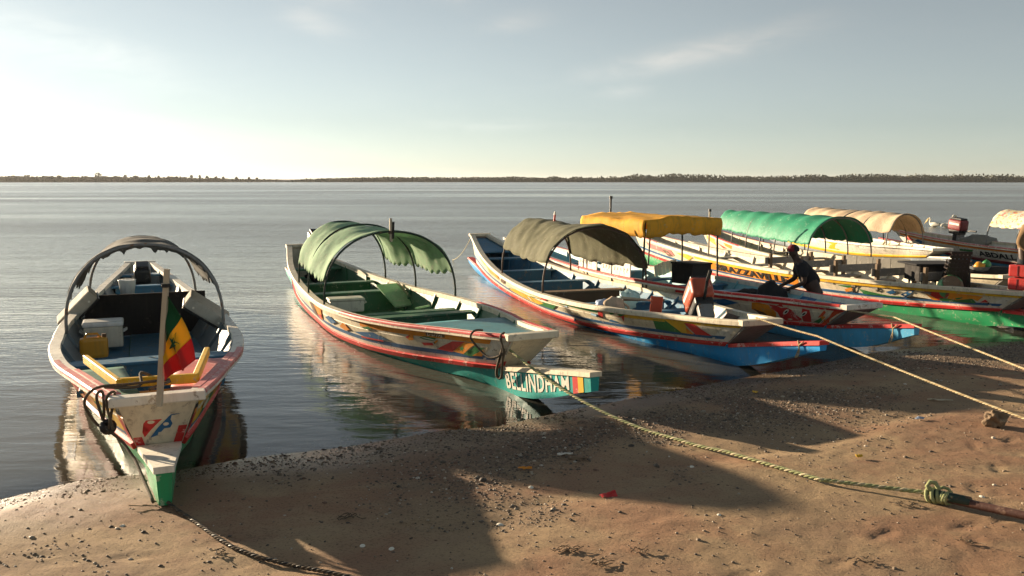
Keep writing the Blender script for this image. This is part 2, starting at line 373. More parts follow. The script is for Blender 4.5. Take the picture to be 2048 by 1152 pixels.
# ------------------------------------------------------------------ ground and water
def pch(xs, ys, x):
    xs = np.asarray(xs, float); ys = np.asarray(ys, float); x = np.asarray(x, float); h = np.diff(xs); d = np.diff(ys) / h
    m = np.zeros(len(xs)); m[0] = d[0]; m[-1] = d[-1]
    for i in range(1, len(xs) - 1):
        m[i] = 0 if d[i - 1] * d[i] <= 0 else (h[i - 1] + h[i]) * d[i - 1] * d[i] / (h[i] * d[i - 1] + h[i - 1] * d[i])
    i = np.clip(np.searchsorted(xs, x) - 1, 0, len(xs) - 2); t = (x - xs[i]) / h[i]
    return (2 * t**3 - 3 * t**2 + 1) * ys[i] + (t**3 - 2 * t**2 + t) * h[i] * m[i] + (-2 * t**3 + 3 * t**2) * ys[i + 1] + (t**3 - t**2) * h[i] * m[i + 1]

SX = [-4000, -300, -60, -12, -6, -3.54, -3.16, -2.62, -2.09, -1.34, -.63, -.11, .51, 1.42, 2.34, 3.39, 4.71, 5.92, 6.97, 9.5, 14, 40, 300, 4000]
SY = [-1800, -160, -34, -1.0, 3.6, 5.9, 6.33, 6.48, 6.84, 7.14, 7.59, 7.75, 8.27, 8.9, 9.54, 10.24, 11.22, 11.72, 11.95, 12.5, 14, 24, 120, 1500]
def shore_d(x, y): return (np.interp(x, SX, SY) - y) * .82
def hash_noise(x, y, s, seed=0):
    """cheap vectorised value noise"""
    x = x * s + seed * 17.3; y = y * s + seed * 9.1
    xi = np.floor(x); yi = np.floor(y); xf = x - xi; yf = y - yi
    u = xf * xf * (3 - 2 * xf); v = yf * yf * (3 - 2 * yf)
    def hsh(a, b):
        q = np.sin(a * 127.1 + b * 311.7 + seed * 74.7) * 43758.5453; return q - np.floor(q)
    return (hsh(xi, yi) * (1 - u) + hsh(xi + 1, yi) * u) * (1 - v) + (hsh(xi, yi + 1) * (1 - u) + hsh(xi + 1, yi + 1) * u) * v - .5

FOOT = []
_fr = random.Random(11)
for k_, (x0, y0, a0) in enumerate(((1.2, 4.2, .5), (2.6, 4.6, 1.1), (3.3, 5.2, .3), (.2, 4.4, 2.4), (-2.6, 4.6, .2), (3.9, 6.6, .9))):
    x_, y_ = x0, y0
    for i_ in range(5):
        FOOT.append((x_ + (.07 if i_ % 2 else -.07) * math.sin(a0), y_ - (.07 if i_ % 2 else -.07) * math.cos(a0), a0 + _fr.uniform(-.2, .2))); x_ += .52 * math.cos(a0); y_ += .52 * math.sin(a0)
def ground_z(x, y):
    x = np.asarray(x, float); y = np.asarray(y, float); d = shore_d(x, y)
    z = np.where(d > 0, np.where(d < 1.0, .13 * d, .13 + .022 * (d - 1.0)), np.maximum(.13 * d, -1.6 + .0 * d))
    z = np.minimum(z, .9)
    near = np.clip((d + .6) / .8, 0, 1) * np.clip((40 - np.hypot(x, y)) / 30, 0, 1)
    rel = .014 * hash_noise(x, y, .55, 1) + .009 * hash_noise(x, y * 1.5, 1.6, 2) + .006 * hash_noise(x, y * 1.3, 4.1, 3) + .006 * hash_noise(x, y, 9.5, 4) + .005 * hash_noise(x, y, 21., 5)
    edge = d - (2.35 + .5 * hash_noise(x, y, .9, 6) + .25 * hash_noise(x, y, 2.3, 8))
    scarp = .028 / (1 + np.exp(-np.clip(edge / .07, -40, 40))) - .012 * np.exp(-np.clip((edge / .22)**2, 0, 60))
    foot = np.zeros_like(z)
    if z.size > 1000 or True:
        for fx, fy_, fa in FOOT:
            m_ = (np.abs(x - fx) < .3) & (np.abs(y - fy_) < .3)
            if np.any(m_):
                dx, dy = x - fx, y - fy_; u_ = dx * math.cos(fa) + dy * math.sin(fa); v_ = -dx * math.sin(fa) + dy * math.cos(fa); q_ = (u_ / .12)**2 + (v_ / .048)**2
                foot = foot - .0065 * np.exp(-np.clip(q_**2, 0, 60)) + .0025 * np.exp(-np.clip((q_ - 1.9)**2 * 2, 0, 60))
    berm = .02 * np.exp(-np.clip(((d - .75 - .3 * hash_noise(x, y, .7, 9)) / .18)**2, 0, 60))
    z = z + near * (rel * np.clip(.25 + d * .5, .25, 1) + scarp + berm + foot)
    # far bank
    fy = 640 + 60 * hash_noise(x, 0 * x, .004, 11) - np.clip((x + 150) / 500, 0, 1) * 60
    z = np.where(y > fy - 30, np.clip((y - fy) * .03, -1.0, 1.4), z)
    return z

def axis(dense0, dense1, step, far0, far1, g=1.32):
    a = list(np.arange(dense0, dense1 + 1e-6, step)); s = step; p = dense1
    while p < far1: s *= g; p += s; a.append(min(p, far1))
    s = step; p = dense0; b = []
    while p > far0: s *= g; p -= s; b.append(max(p, far0))
    return np.array(b[::-1] + a)

def sheet(name, xs, ys, zf, mat, attrs):
    X, Y = np.meshgrid(xs, ys, indexing='xy'); Z = zf(X, Y); nx, ny = len(xs), len(ys)
    co = np.stack([X, Y, Z], -1).reshape(-1, 3)
    i = np.arange(ny - 1)[:, None] * nx + np.arange(nx - 1)[None]; f = np.stack([i, i + 1, i + nx + 1, i + nx], -1).reshape(-1, 4)
    me = bpy.data.meshes.new(name); me.vertices.add(len(co)); me.vertices.foreach_set('co', co.ravel())
    me.loops.add(f.size); me.loops.foreach_set('vertex_index', f.ravel().astype(np.int32))
    me.polygons.add(len(f)); me.polygons.foreach_set('loop_start', (np.arange(len(f)) * 4).astype(np.int32)); me.polygons.foreach_set('use_smooth', np.ones(len(f), dtype=bool))
    me.update(calc_edges=True); me.materials.append(mat)
    for k, fn in attrs.items():
        a = me.attributes.new(k, 'FLOAT', 'POINT'); a.data.foreach_set('value', fn(X, Y).ravel().astype(np.float32))
    o = bpy.data.objects.new(name, me); COL.objects.link(o); return o

gx = axis(-4.6, 8.4, .028, -4000, 4000); gy = np.concatenate([axis(3.2, 12.0, .03, -300, 30), np.array([40, 60, 100, 180, 300, 450, 540, 560, 580, 600, 610, 620, 630, 640, 650, 660, 670, 680, 690, 700, 720, 760, 900, 1500, 4000])])
def wetf(x, y):
    d = shore_d(x, y) + .35 * hash_noise(x, y, .8, 21) + .15 * hash_noise(x, y, 2.6, 22)
    return np.clip(1.15 - d / 1.1, 0, 1)
def gravel_density(x, y):
    d = shore_d(x, y); n1 = hash_noise(x, y, 1.1, 51) + .6 * hash_noise(x, y, 2.9, 52); n2 = hash_noise(x, y, .5, 53)
    return .55 * np.exp(-((d - .2) / .26)**2) * np.clip(n1 * 3 + .6, 0, 1) * np.clip((x + 3.5) / 4 + .45, .45, 1) + .95 * np.exp(-((d - 1.25) / .75)**2) * np.clip(n1 * 2.2 + .42 + n2, 0, 1) * np.clip((x + 1.2) / 1.4, .35, 1) + .35 * np.exp(-((d - 2.4 - .3 * n2) / .14)**2) * (n1 > 0)
def gravelf(x, y): return np.clip(gravel_density(np.clip(x, -50, 50), np.clip(y, -50, 50)) * 1.3, 0, 1) * (np.hypot(x, y) < 45)
ground = tag(sheet('ground', gx, gy, ground_z, sand_mat(), {'wet': wetf, 'gravel': gravelf}), kind='structure')
wx = axis(-9, 14, .2, -4000, 4000); wy = np.concatenate([axis(2, 22, .2, -300, 60), np.array([90, 150, 300, 500, 700, 760])])
water = tag(sheet('water', wx, wy, lambda x, y: 0 * x, water_mat(),
    {'turbid': lambda x, y: 1 - np.exp(np.clip(np.minimum(ground_z(x, y), 0) * 13, -30, 0)), 'offshore': lambda x, y: np.clip((-shore_d(x, y) - 2) / 18, 0, 1)}), kind='structure')

# ------------------------------------------------------------------ far bank vegetation
ORD = 'first second third fourth fifth sixth seventh eighth ninth tenth eleventh twelfth thirteenth fourteenth fifteenth sixteenth seventeenth eighteenth nineteenth twentieth twenty-first twenty-second twenty-third twenty-fourth twenty-fifth'.split()
def far_wood():
    leaf = leaf_mat('mangrove_leaves', (.045, .052, .028), (.085, .088, .05)); dry = leaf_mat('dry_scrub', (.10, .085, .062), (.15, .12, .09))
    def strip(name, x0, x1, y0, depth, hf, n, mat, size, label):
        v = []; f = []
        for _ in range(n):
            x = random.uniform(x0, x1); dy = random.random()**1.6 * depth; hh = hf(x) * (.75 + .25 * hash_noise(np.array(x), np.array(dy * 3), .12, 31) * 2)
            z = .15 + hh * (random.random()**.65); s = size * random.uniform(.5, 1.3); c = Vector((x, y0(x) + dy, z))
            q = Vector((random.gauss(0, 1), random.gauss(0, 1), random.gauss(0, 1))).normalized(); t = q.orthogonal().normalized(); b = q.cross(t); k = len(v)
            a0 = random.random() * 6
            for j in range(5):
                r = s * random.uniform(.6, 1.1); v.append(c + (t * math.cos(a0 + j * 1.257) + b * math.sin(a0 + j * 1.257)) * r)
            f.append((k, k + 1, k + 2, k + 3, k + 4))
        # jagged opaque core
        xs = np.arange(x0, x1 + .1, 2.2); k0 = len(v)
        for x in xs:
            h = max(.2, hf(x) * (.62 + .4 * hash_noise(np.array(x), np.array(0.), .35, 33)))
            yb = y0(x) + depth * .35
            v += [Vector((x, yb, -.2)), Vector((x, yb + 1.0, h)), Vector((x, yb + 7, h * .8))]
        for i in range(len(xs) - 1):
            a = k0 + i * 3; f += [(a, a + 3, a + 4, a + 1), (a + 1, a + 4, a + 5, a + 2)]
        o = mesh_obj(name, v, f, mat, smooth=False); tag(o, label, 'trees', kind='stuff'); return o
    fy = lambda x: float(641 + 60 * hash_noise(np.array(float(x)), np.array(0.0), .004, 11) - np.clip((x + 150) / 500, 0, 1) * 60)
    X = lambda px: (px - 1024) / FPX * 640
    def hf(x):
        px = 1024 + x / 640 * FPX
        h = np.interp(px, [-600, 0, 560, 600, 700, 1240, 1262, 1400, 1500, 1560, 1700, 2048, 2700], [3.6, 3.6, 1.2, 2.5, 3.9, 4.1, 5.8, 5.9, 4.6, 5.0, 6.0, 5.8, 5.6])
        return float(h + .5 * hash_noise(np.array(x), np.array(0.), .06, 41) + (.9 if 1255 < px < 1500 else .25) * hash_noise(np.array(x), np.array(0.), .25, 42))
    strip('mangrove_wood', X(566), X(2700), fy, 14, hf, 26000, leaf, .62, 'low dark mangrove wood along the far bank')
    def hf2(x):
        px = 1024 + x / 640 * FPX
        return float(np.interp(px, [-700, 0, 300, 430, 560], [4.8, 4.6, 4.6, 3.0, 1.0]) + 1.2 * hash_noise(np.array(x), np.array(0.), .11, 43))
    strip('dune_scrub', X(-700), X(575), lambda x: fy(x) + 6, 20, hf2, 14000, dry, .8, 'brown scrub on the low dune of the far bank')
    # single trees and bushes that stand out on the left bank
    tm = paint('far_trunk', (.09, .07, .05), 0); lm = leaf_mat('far_tree_leaves', (.034, .038, .024), (.07, .07, .045))
    spots = [(8, 3.6, 2.8), (27, 4.2, 2.4), (57, 4.6, 2.5), (96, 3.2, 1.8), (125, 4.2, 1.1), (150, 3.4, 1.3), (172, 3.6, 1.2), (193, 6.2, 1.9), (203, 5.4, 1.7), (232, 3.9, 1.4), (247, 4.5, 1.0), (262, 4.0, 1.0), (274, 3.8, .9), (293, 4.1, 1.0), (309, 3.9, .9), (325, 3.6, 1.0), (346, 3.4, .9), (372, 4.6, .8), (386, 4.4, .7), (398, 3.8, .9), (420, 3.5, .8), (432, 3.3, .7), (455, 3.1, .8), (478, 2.8, .7), (497, 2.7, .7), (214, 2.2, 2.6), (262, 2.4, 2.4), (305, 2.4, 2.6), (352, 2.3, 2.9), (395, 2.3, 2.8)]
    for i, (px, h, r) in enumerate(spots):
        x = X(px); y = fy(x) + (3 if i >= 25 else 16 + (i % 4) * 2); base = float(ground_z(x, y))
        o = thing('far_tree', '', 'tree', (x, y, base), 0, 'trees and bushes on the far dune')
        mb = MB(); mb.tube([(0, 0, -.3), (.05, 0, h * .4), (0, .05, h * .8)], [.16, .12, .05], 6); mb.build('trunk', tm, o)
        v = []; f = []
        for _ in range(90):
            a = random.random() * 6.283; rr = 1.5 * r * math.sqrt(random.random()); z = h * random.uniform(.28 if i < 25 else .05, 1.0); rr *= math.sin(math.pi * min(1, max(.12, (h * 1.08 - z) / h)))**.6
            c = Vector((rr * math.cos(a), rr * math.sin(a), z)); q = Vector((random.gauss(0, 1), random.gauss(0, 1), random.gauss(0, 1))).normalized(); t = q.orthogonal().normalized(); b = q.cross(t); s = random.uniform(.3, .62); k = len(v)
            v += [c + t * s, c + b * s, c - t * s, c - b * s]; f.append((k, k + 1, k + 2, k + 3))
        mesh_obj('crown', v, f, lm, o)
        rk = (sorted(q_[0] for q_ in spots[:25]) if i < 25 else sorted(q_[0] for q_ in spots[25:])).index(px)
        o['label'] = ORD[rk] + (' small dark tree from the left edge on the far left bank' if i < 25 else ' low bush from the left at the foot of the far left dune')
        if i >= 25: o['group'] = 'bushes at the foot of the far dune'
far_wood()

# ------------------------------------------------------------------ boats
def text_mesh(txt, offset=.02, space=1.0):
    cu = bpy.data.curves.new('t', 'FONT'); cu.body = txt; cu.offset = offset; cu.resolution_u = 3; cu.space_character = space
    ob = bpy.data.objects.new('t', cu); COL.objects.link(ob); bpy.context.view_layer.update()
    me = bpy.data.meshes.new_from_object(ob.evaluated_get(bpy.context.evaluated_depsgraph_get()))
    v = np.array([p.co[:2] for p in me.vertices]); f = [tuple(p.vertices) for p in me.polygons]
    bpy.data.objects.remove(ob); bpy.data.curves.remove(cu); bpy.data.meshes.remove(me)
    v = (v - v.min(0)) / (v.max(0) - v.min(0)); return v, f

def poly_split(poly, step):
    """2-D polygon -> verts, faces cut into strips along its first axis"""
    bm = bmesh.new(); vs = [bm.verts.new((x, y, 0)) for x, y in poly]; bm.faces.new(vs)
    bmesh.ops.triangulate(bm, faces=bm.faces[:])
    xs = [p[0] for p in poly]; x = math.floor(min(xs) / step) * step + step
    while x < max(xs) - 1e-4:
        bmesh.ops.bisect_plane(bm, geom=bm.verts[:] + bm.edges[:] + bm.faces[:], plane_co=(x, 0, 0), plane_no=(1, 0, 0)); x += step
    bm.verts.index_update(); v = [(p.co.x, p.co.y) for p in bm.verts]; f = [tuple(q.index for q in fc.verts) for fc in bm.faces]; bm.free()
    return v, f

CS = np.array([0, .2, .4, .6, .7, .8, .9, .96, 1]); CW = np.array([.27, .52, .76, .92, .87, .70, .44, .325, .27])
class Boat:
    def __init__(b, label, group, **k):
        b.__dict__.update(k); b.w -= .05; b.wb -= .035; b.ws0 -= .035; L = b.L; n = 240; s = np.linspace(0, 1, n); b.s = s
        cw = np.array(getattr(b, 'prof', CW)) * b.w / .95; cw[-1] = b.wb; cw[0] = b.ws0; cw[-2] = max(cw[-2], b.wb + .075)
        w = pch(CS, cw, s); t = (s - .5) / .5
        zg = np.where(t > 0, b.zm + (b.zb - b.zm) * np.abs(t)**2.2, b.zm + (b.zs - b.zm) * np.abs(t)**2.2)
        b.Gc = np.stack([L * s - L / 2, w, zg], -1)
        wS = .155 + b.kS * (w - np.interp(s, [0, 1], [w[0], w[-1]]))
        b.Sc = np.stack([.35 + (L - b.rake - .35) * s - L / 2, wS, b.zSm + (b.zSb - b.zSm) * np.abs(t)**2.5], -1)
        c, sn = math.cos(b.th), math.sin(b.th)
        b.origin = Vector((b.bx - c * L / 2, b.by - sn * L / 2, 0))
        b.root = thing('wooden_pirogue', label, 'boat', b.origin, b.th, group)
        b.M = Matrix.Translation(b.origin) @ Matrix.Rotation(b.th, 4, 'Z')
        b.xs1 = L / 2 - b.rake; b.xs0 = .35 - L / 2; b.xt = L / 2 + b.bl; b.bls = getattr(b, 'bls', .75); b.xt0 = -L / 2 - b.bls
    def G(b, s): return np.array([np.interp(s, b.s, b.Gc[:, i]) for i in range(3)])
    def S(b, s): return np.array([np.interp(s, b.s, b.Sc[:, i]) for i in range(3)])
    def P(b, s, t, side=-1, off=0.0):
        s = min(max(s, 0), 1); g, q = b.G(s), b.S(s); p = q + (g - q) * t; p[1] += .018 * math.sin(math.pi * min(max(t, 0), 1))
        e = .004; tang = (b.G(min(1, s + e)) - b.G(max(0, s - e))); up = g - q; nrm = np.cross(up, tang); nrm = nrm / np.linalg.norm(nrm)
        if nrm[1] < 0: nrm = -nrm
        p = p + nrm * off
        return Vector((p[0], p[1] * side, p[2]))
    def xat(b, px, y, z):
        lo, hi = -b.L / 2 - 2, b.L / 2 + 2
        for _ in range(40):
            m = (lo + hi) / 2; p = b.world(m, y, z); d = p.y * math.cos(PITCH) - (p.z - CAM_H) * math.sin(PITCH)
            if 1024 + FPX * p.x / d < px: lo = m
            else: hi = m
        return m
    def lp(b, px, py, z): return b.M.inverted() @ at(px, py, z)
    def world(b, x, y, z): return b.M @ Vector((x, y, z))
    def bot(b, x):
        L = b.L; xs = [b.xt0, b.xs0 - .05, -L * .25, L * .12, b.xs1 - .9, b.xs1 + b.kx, b.xt]; zs = [.22, .02, -.25, -.28, min(-.10, b.zk - .12), b.zk, b.zt - b.tipb]
        return float(pch(xs, zs, np.array(x)))
    def top(b, x):
        if x > b.xs1:
            u = (x - b.xs1) / (b.xt - b.xs1); return (.145 * (1 - u) + .05 * u, b.zSb + (b.zt - b.zSb) * u - .012)
        if x < b.xs0:
            u = (b.xs0 - x) / (b.xs0 - b.xt0); z0 = b.Sc[0, 2]; return (.145 * (1 - u) + .05 * u, z0 + .10 * u - .012)
        s = (x - b.xs0) / (b.xs1 - b.xs0); q = b.S(s); return (q[1] - .015, q[2] - .012)
    def low(b, x, v, off=0.0):
        yt, zt = b.top(x); zb = b.bot(x); yb = .085 if b.xs0 < x < b.xs1 else min(yt * .75, .085); kf = .80 - .35 * min(1, max(0, (x - b.xs1 + .6) / .5)); ym, zm = yb + (yt - yb) * kf, zb + (zt - zb) * .45
        if v > .45: u = (v - .45) / .55; y, z = ym + (yt - ym) * u, zm + (zt - zm) * u
        else: u = v / .45; y, z = yb + (ym - yb) * u, zb + (zm - zb) * u
        return Vector((x, -(y + off), z))

    def hull(b, panel, inner, lower, gun, seam, tran, beakcap, floor, gunstripe=None, rub=None, both=False):
        R = b.root; L = b.L
        # upper planking: three strakes a side, outer faces, inner faces
        ss = np.linspace(0, 1, 61)
        mb = MB()
        for side in (-1, 1):
            mb.grid([[b.P(s, t, side, -.008 if t in (.33, .66) else 0) for t in (0, .32, .33, .34, .65, .66, .67, 1)] for s in ss], 0, side > 0)
            mb.grid([[b.P(s, t, side, -.035) for t in (-.1, .33, .66, 1)] for s in ss], 1, side < 0)
        b.hullo = mb.build('hull', [panel, inner], R, True); smooth_by_angle(b.hullo, 35)
        # dug-out lower hull with beaks
        xs = np.concatenate([np.linspace(b.xt0, b.xs0, 6)[:-1], np.linspace(b.xs0, b.xs1, 50), np.linspace(b.xs1, b.xt, 9)[1:]])
        mb = MB(); rings = []
        for x in xs:
            r = [b.low(x, v) for v in (1, .72, .45, .2, 0)]; rings.append(r + [Vector((p.x, -p.y, p.z)) for p in r[::-1]])
        n = 10; vs = [p for r in rings for p in r]; fs = []
        for i in range(len(rings) - 1):
            for j in range(n): fs.append((i * n + j, (i + 1) * n + j, (i + 1) * n + (j + 1) % n, i * n + (j + 1) % n))
        fs += [tuple(range(n)), tuple((len(rings) - 1) * n + j for j in range(n - 1, -1, -1))]
        mb.add(vs, fs); o = mb.build('keel_log', lower, R, True); smooth_by_angle(o, 32); b.keel = o
        # gunwale caps
        for side in (-1, 1):
            b.sweep('gunwale', gun, 0, 1, [(-.062, .030), (.038, .030), (.046, .020), (.046, -.026), (.032, -.032), (-.062, -.032)], side)
            if gunstripe:
                m_, s0, s1 = gunstripe; b.sweep('gunwale_stripe', m_, s0, s1, [(-.012, .034), (.042, .034), (.051, .022), (.051, .002), (.044, .002), (.038, .026), (-.012, .026)], side)
            if rub:
                m_, t0, s0 = rub; b.rail('rub_rail', m_, t0, .028, .030, side, s0, 1)
            if seam: b.rail('seam_rail', seam, .03, .030, .034, side, 0, 1)
        # transoms with caps
        for e, nm in ((1, 'transom'), (0, 'stern_board')):
            g, q = b.G(e), b.S(e); dx = .02 if e else -.02; bk = -.03 if e else .03
            mb = MB(); f = [(g[0], -g[1] - .004, g[2] - .03), (g[0], g[1] + .004, g[2] - .03), (q[0], q[1] + .004, q[2]), (q[0], -q[1] - .004, q[2])]
            vs = [Vector(p) + Vector((dx, 0, 0)) for p in f] + [Vector(p) + Vector((bk, 0, 0)) for p in f]
            mb.add(vs, [(0, 1, 2, 3), (7, 6, 5, 4), (0, 4, 5, 1), (1, 5, 6, 2), (2, 6, 7, 3), (3, 7, 4, 0)]); o = mb.build(nm, tran, R)
            if e: b.tran = o
            MB().rbox((g[0] - dx * 1.2, 0, g[2] + .002), (.11, 2 * g[1] + .13, .068), .008, 1).build('bow_cap' if e else 'stern_cap', gun, R)
        # cap plank on the beaks
        for x0, x1, nm in ((b.xs1 + .03, b.xt + .015, 'beak_cap'), (b.xt0 - .015, b.xs0 - .03, 'stern_beak_cap')):
            mb = MB(); X = np.linspace(x0, x1, 7); A = []
            for x in X:
                y, z = b.top(min(max(x, b.xt0), b.xt)); y += .012; A.append([(x, -y, z - .028), (x, -y, z + .016), (x, y, z + .016), (x, y, z - .028)])
            mb.grid(A); k = len(mb.v); mb.f += [(3, 2, 1, 0), (k - 4, k - 3, k - 2, k - 1)]; mb.m += [0, 0]; mb.build(nm, beakcap, R)
        # floor boards
        for j in range(3):
            mb = MB(); y0, y1 = -1 + j * .667 + .008, -1 + (j + 1) * .667 - .008
            A = [[(b.S(s)[0], (b.S(s)[1] - .03) * y, b.S(s)[2] + .012 + .02 * (1 - abs(j - 1)))for y in (y0, y1)] for s in np.linspace(.03, .97, 30)]
            mb.grid(A); mb.build('floor_board', floor, R)
        # inner ribs
        for s in np.arange(.10, .92, .085):
            for side in (-1, 1):
                a = [b.P(s, t, side, -.05) for t in (0, .5, .96)]; MB().tube(a, .022, 4).build('rib', inner, R)
    def sweep(b, name, mat, s0, s1, prof, side):
        A = []
        for s in np.linspace(s0, s1, max(4, int(60 * (s1 - s0)))):
            g = b.G(s); e = .004; t = b.G(min(1, s + e)) - b.G(max(0, s - e)); nn = np.array([-t[1], t[0]]); nn = nn / np.linalg.norm(nn)
            if nn[1] < 0: nn = -nn
            wob = .004 * fbm(s * 23, side * 3.1)
            A.append([(g[0] + nn[0] * (d + wob), (g[1] + nn[1] * (d + wob)) * side, g[2] + dz + wob) for d, dz in prof + prof[:1]])
        mb = MB(); mb.grid(A, 0, side > 0); k = len(prof) + 1; nv = len(mb.v)
        mb.f += [tuple(range(k - 1)), tuple(nv - k + j for j in range(k - 1))]; mb.m += [0, 0]
        return mb.build(name, mat, b.root)
    def rail(b, name, mat, t, proud, hh, side, s0, s1):
        A = []
        for s in np.linspace(s0, s1, 50):
            g, q = b.G(s), b.S(s); ln = np.linalg.norm(g - q); dt = hh / ln
            A.append([b.P(s, t - dt, side, -.004), b.P(s, t - dt, side, proud), b.P(s, t + dt, side, proud), b.P(s, t + dt, side, -.004)])
        mb = MB(); mb.grid(A, 0, side < 0); nv = len(mb.v); mb.f += [(0, 1, 2, 3), (nv - 4, nv - 3, nv - 2, nv - 1)]; mb.m += [0, 0]
        return mb.build(name, mat, b.root)
    def thwart(b, s, mat, width=.22, drop=.10, panel=None, thick=.032, frac=1.0, y0=-1, y1=1):
        g = b.G(s); y = g[1] * .98 - .03
        MB().rbox((g[0], (y0 + y1) / 2 * y, g[2] - drop), (width, (y1 - y0) * y, thick), .006, 1).build('thwart', mat, b.root)
        if panel:
            q = b.S(s); z0 = q[2] + .02; h = g[2] - drop - thick / 2 - z0 - .003; MB().box((g[0] + width * .32, 0, z0 + h / 2), (.025, 1.7 * y, h)).build('bulkhead', panel, b.root)
    def deck(b, s0, s1, mat, drop=.02, name='foredeck', y0=-1, y1=1):
        A = [[(b.G(s)[0], (b.G(s)[1] - .05) * y, b.G(s)[2] - drop + .012 * (1 - y * y)) for y in np.linspace(y0, y1, 7)] for s in np.linspace(s0, s1, 16)]
        mb = MB(); mb.grid(A); o = mb.build(name, mat, b.root, True)
        md = o.modifiers.new('solid', 'SOLIDIFY'); md.thickness = .022; md.offset = -1
        return o
    def paint_side(b, items, side=-1, name='painted_pattern', base=0):
        mb = MB(); mats = []; names = []
        for i, (cn, poly) in enumerate(items):
            if cn not in names: names.append(cn); mats.append(P_[cn])
            v, f = poly_split(poly, .14); off = .0025 + .0006 * (i + base)
            mb.add([b.P(1 - d / b.L, min(max(t, .0), 1.0), side, off) for d, t in v], f, names.index(cn))
        return mb.build(name, mats, b.hullo)
    def frame(b, bottom=('white', 'blue'), side=-1, dmax=None, redw=.11):
        L = dmax or b.L * .999; it = []
        it.append(('white', [(.02, .10), (L, .10), (L, .42), (.02, .42)])); it.append(('blue', [(.10, .23), (L, .23), (L, .37), (.10, .37)]))
        it.append(('white', [(.0, .10), (.29, .23), (.27, .93), (.0, .93)])); it.append(('blue', [(.13, .23), (.25, .23), (.23, .93), (.12, .93)])); it.append(('red', [(0, .0), (.10, .0), (.09, .93), (0, .93)]))
        return it
    def letters(b, txt, d0, d1, t0, t1, mat, side=-1, skew=0, off=.03, name='lettering', slope=0.0):
        v, f = text_mesh(txt, off); pts = [b.P(1 - (d0 + (d1 - d0) * x) / b.L, t0 + (t1 - t0) * y + slope * x, side, .017) for x, y in v]
        return mesh_obj(name, pts, f, P_[mat], b.hullo)
    # ---- canopies
    def hoop(b, s, phi, ztop, scale=1.0, lean=0.0, p=.86):
        g = b.G(s); y = -math.cos(phi); yy = (abs(y)**.92) * (1 if y > 0 else -1) * g[1] * getattr(b, 'hoopw', 1.0); h = ztop - g[2]; z = (math.sin(max(0, min(math.pi, phi)))**p)
        c = g[2] + .0; bulge = 1 + .04 * math.sin(phi) * abs(math.cos(phi))
        return Vector((g[0] + lean * z, yy * bulge * scale, c + h * z * (1 + (scale - 1) * .6)))
    def hoops(b, sl, ztop, mat, r=.017, lean=0):
        for i, s in enumerate(sl):
            z = ztop[i] if isinstance(ztop, (list, tuple)) else ztop
            MB().tube([b.hoop(s, ph, z, 1, lean) for ph in np.linspace(0, math.pi, 30)], r, 6).build('hoop', mat, b.root, True)
    def canopy(b, s0, s1, ztop, ph0, ph1, mat, nh=4, sag=.04, tooth=.05, ntooth=10, wr=.03, lean=0, tear=0.0, ridge=0.0, name='canopy', seed=0):
        nu, nv = 72, 40; A = []
        for i in range(nu + 1):
            u = i / nu; s = s0 + (s1 - s0) * u; z = ztop[0] + (ztop[1] - ztop[0]) * u if isinstance(ztop, (list, tuple)) else ztop
            sg = -sag * math.sin(math.pi * ((u * (nh - 1)) % 1.0))**2 if u < 1 else 0
            tt = abs(((u * ntooth) % 1) - .5) * 2; row = []
            tl = tooth * (1 - tt**2) + .3 * tooth * fbm(u * 9, 3.3 + seed); tr = tooth * (1 - tt**2) + .3 * tooth * fbm(u * 9, 7.7 + seed)
            for j in range(nv + 1):
                q = j / nv; a0, a1 = ph0 - tl, ph1 + tr; ph = a0 + (a1 - a0) * q
                wrk = .5 * wr * (fbm(u * 3 + seed, q * 3.2, seed, 3) + .35 * fbm(u * 11 + q * 5, q * 3, seed + 4, 3))
                p = b.hoop(s, ph, z, 1.03 + (sg + wrk) * .9, lean)
                p.z += sg * .6 + wrk * .5; p.x += .05 * fbm(q * 6, seed + 2.2, 1.1) * (1 if u in (0, 1) else .3) + tear * fbm(q * 14 + seed, u * 3) * (u - .5)
                row.append(p)
            A.append(row)
        mb = MB(); mb.grid(A); o = mb.build(name, mat, b.root, True)
        md = o.modifiers.new('solid', 'SOLIDIFY'); md.thickness = .007; md.offset = 0
        return o

CREAM, WHITE = P_['cream'], P_['white']
grp = 'painted wooden boats moored side by side at the shore'

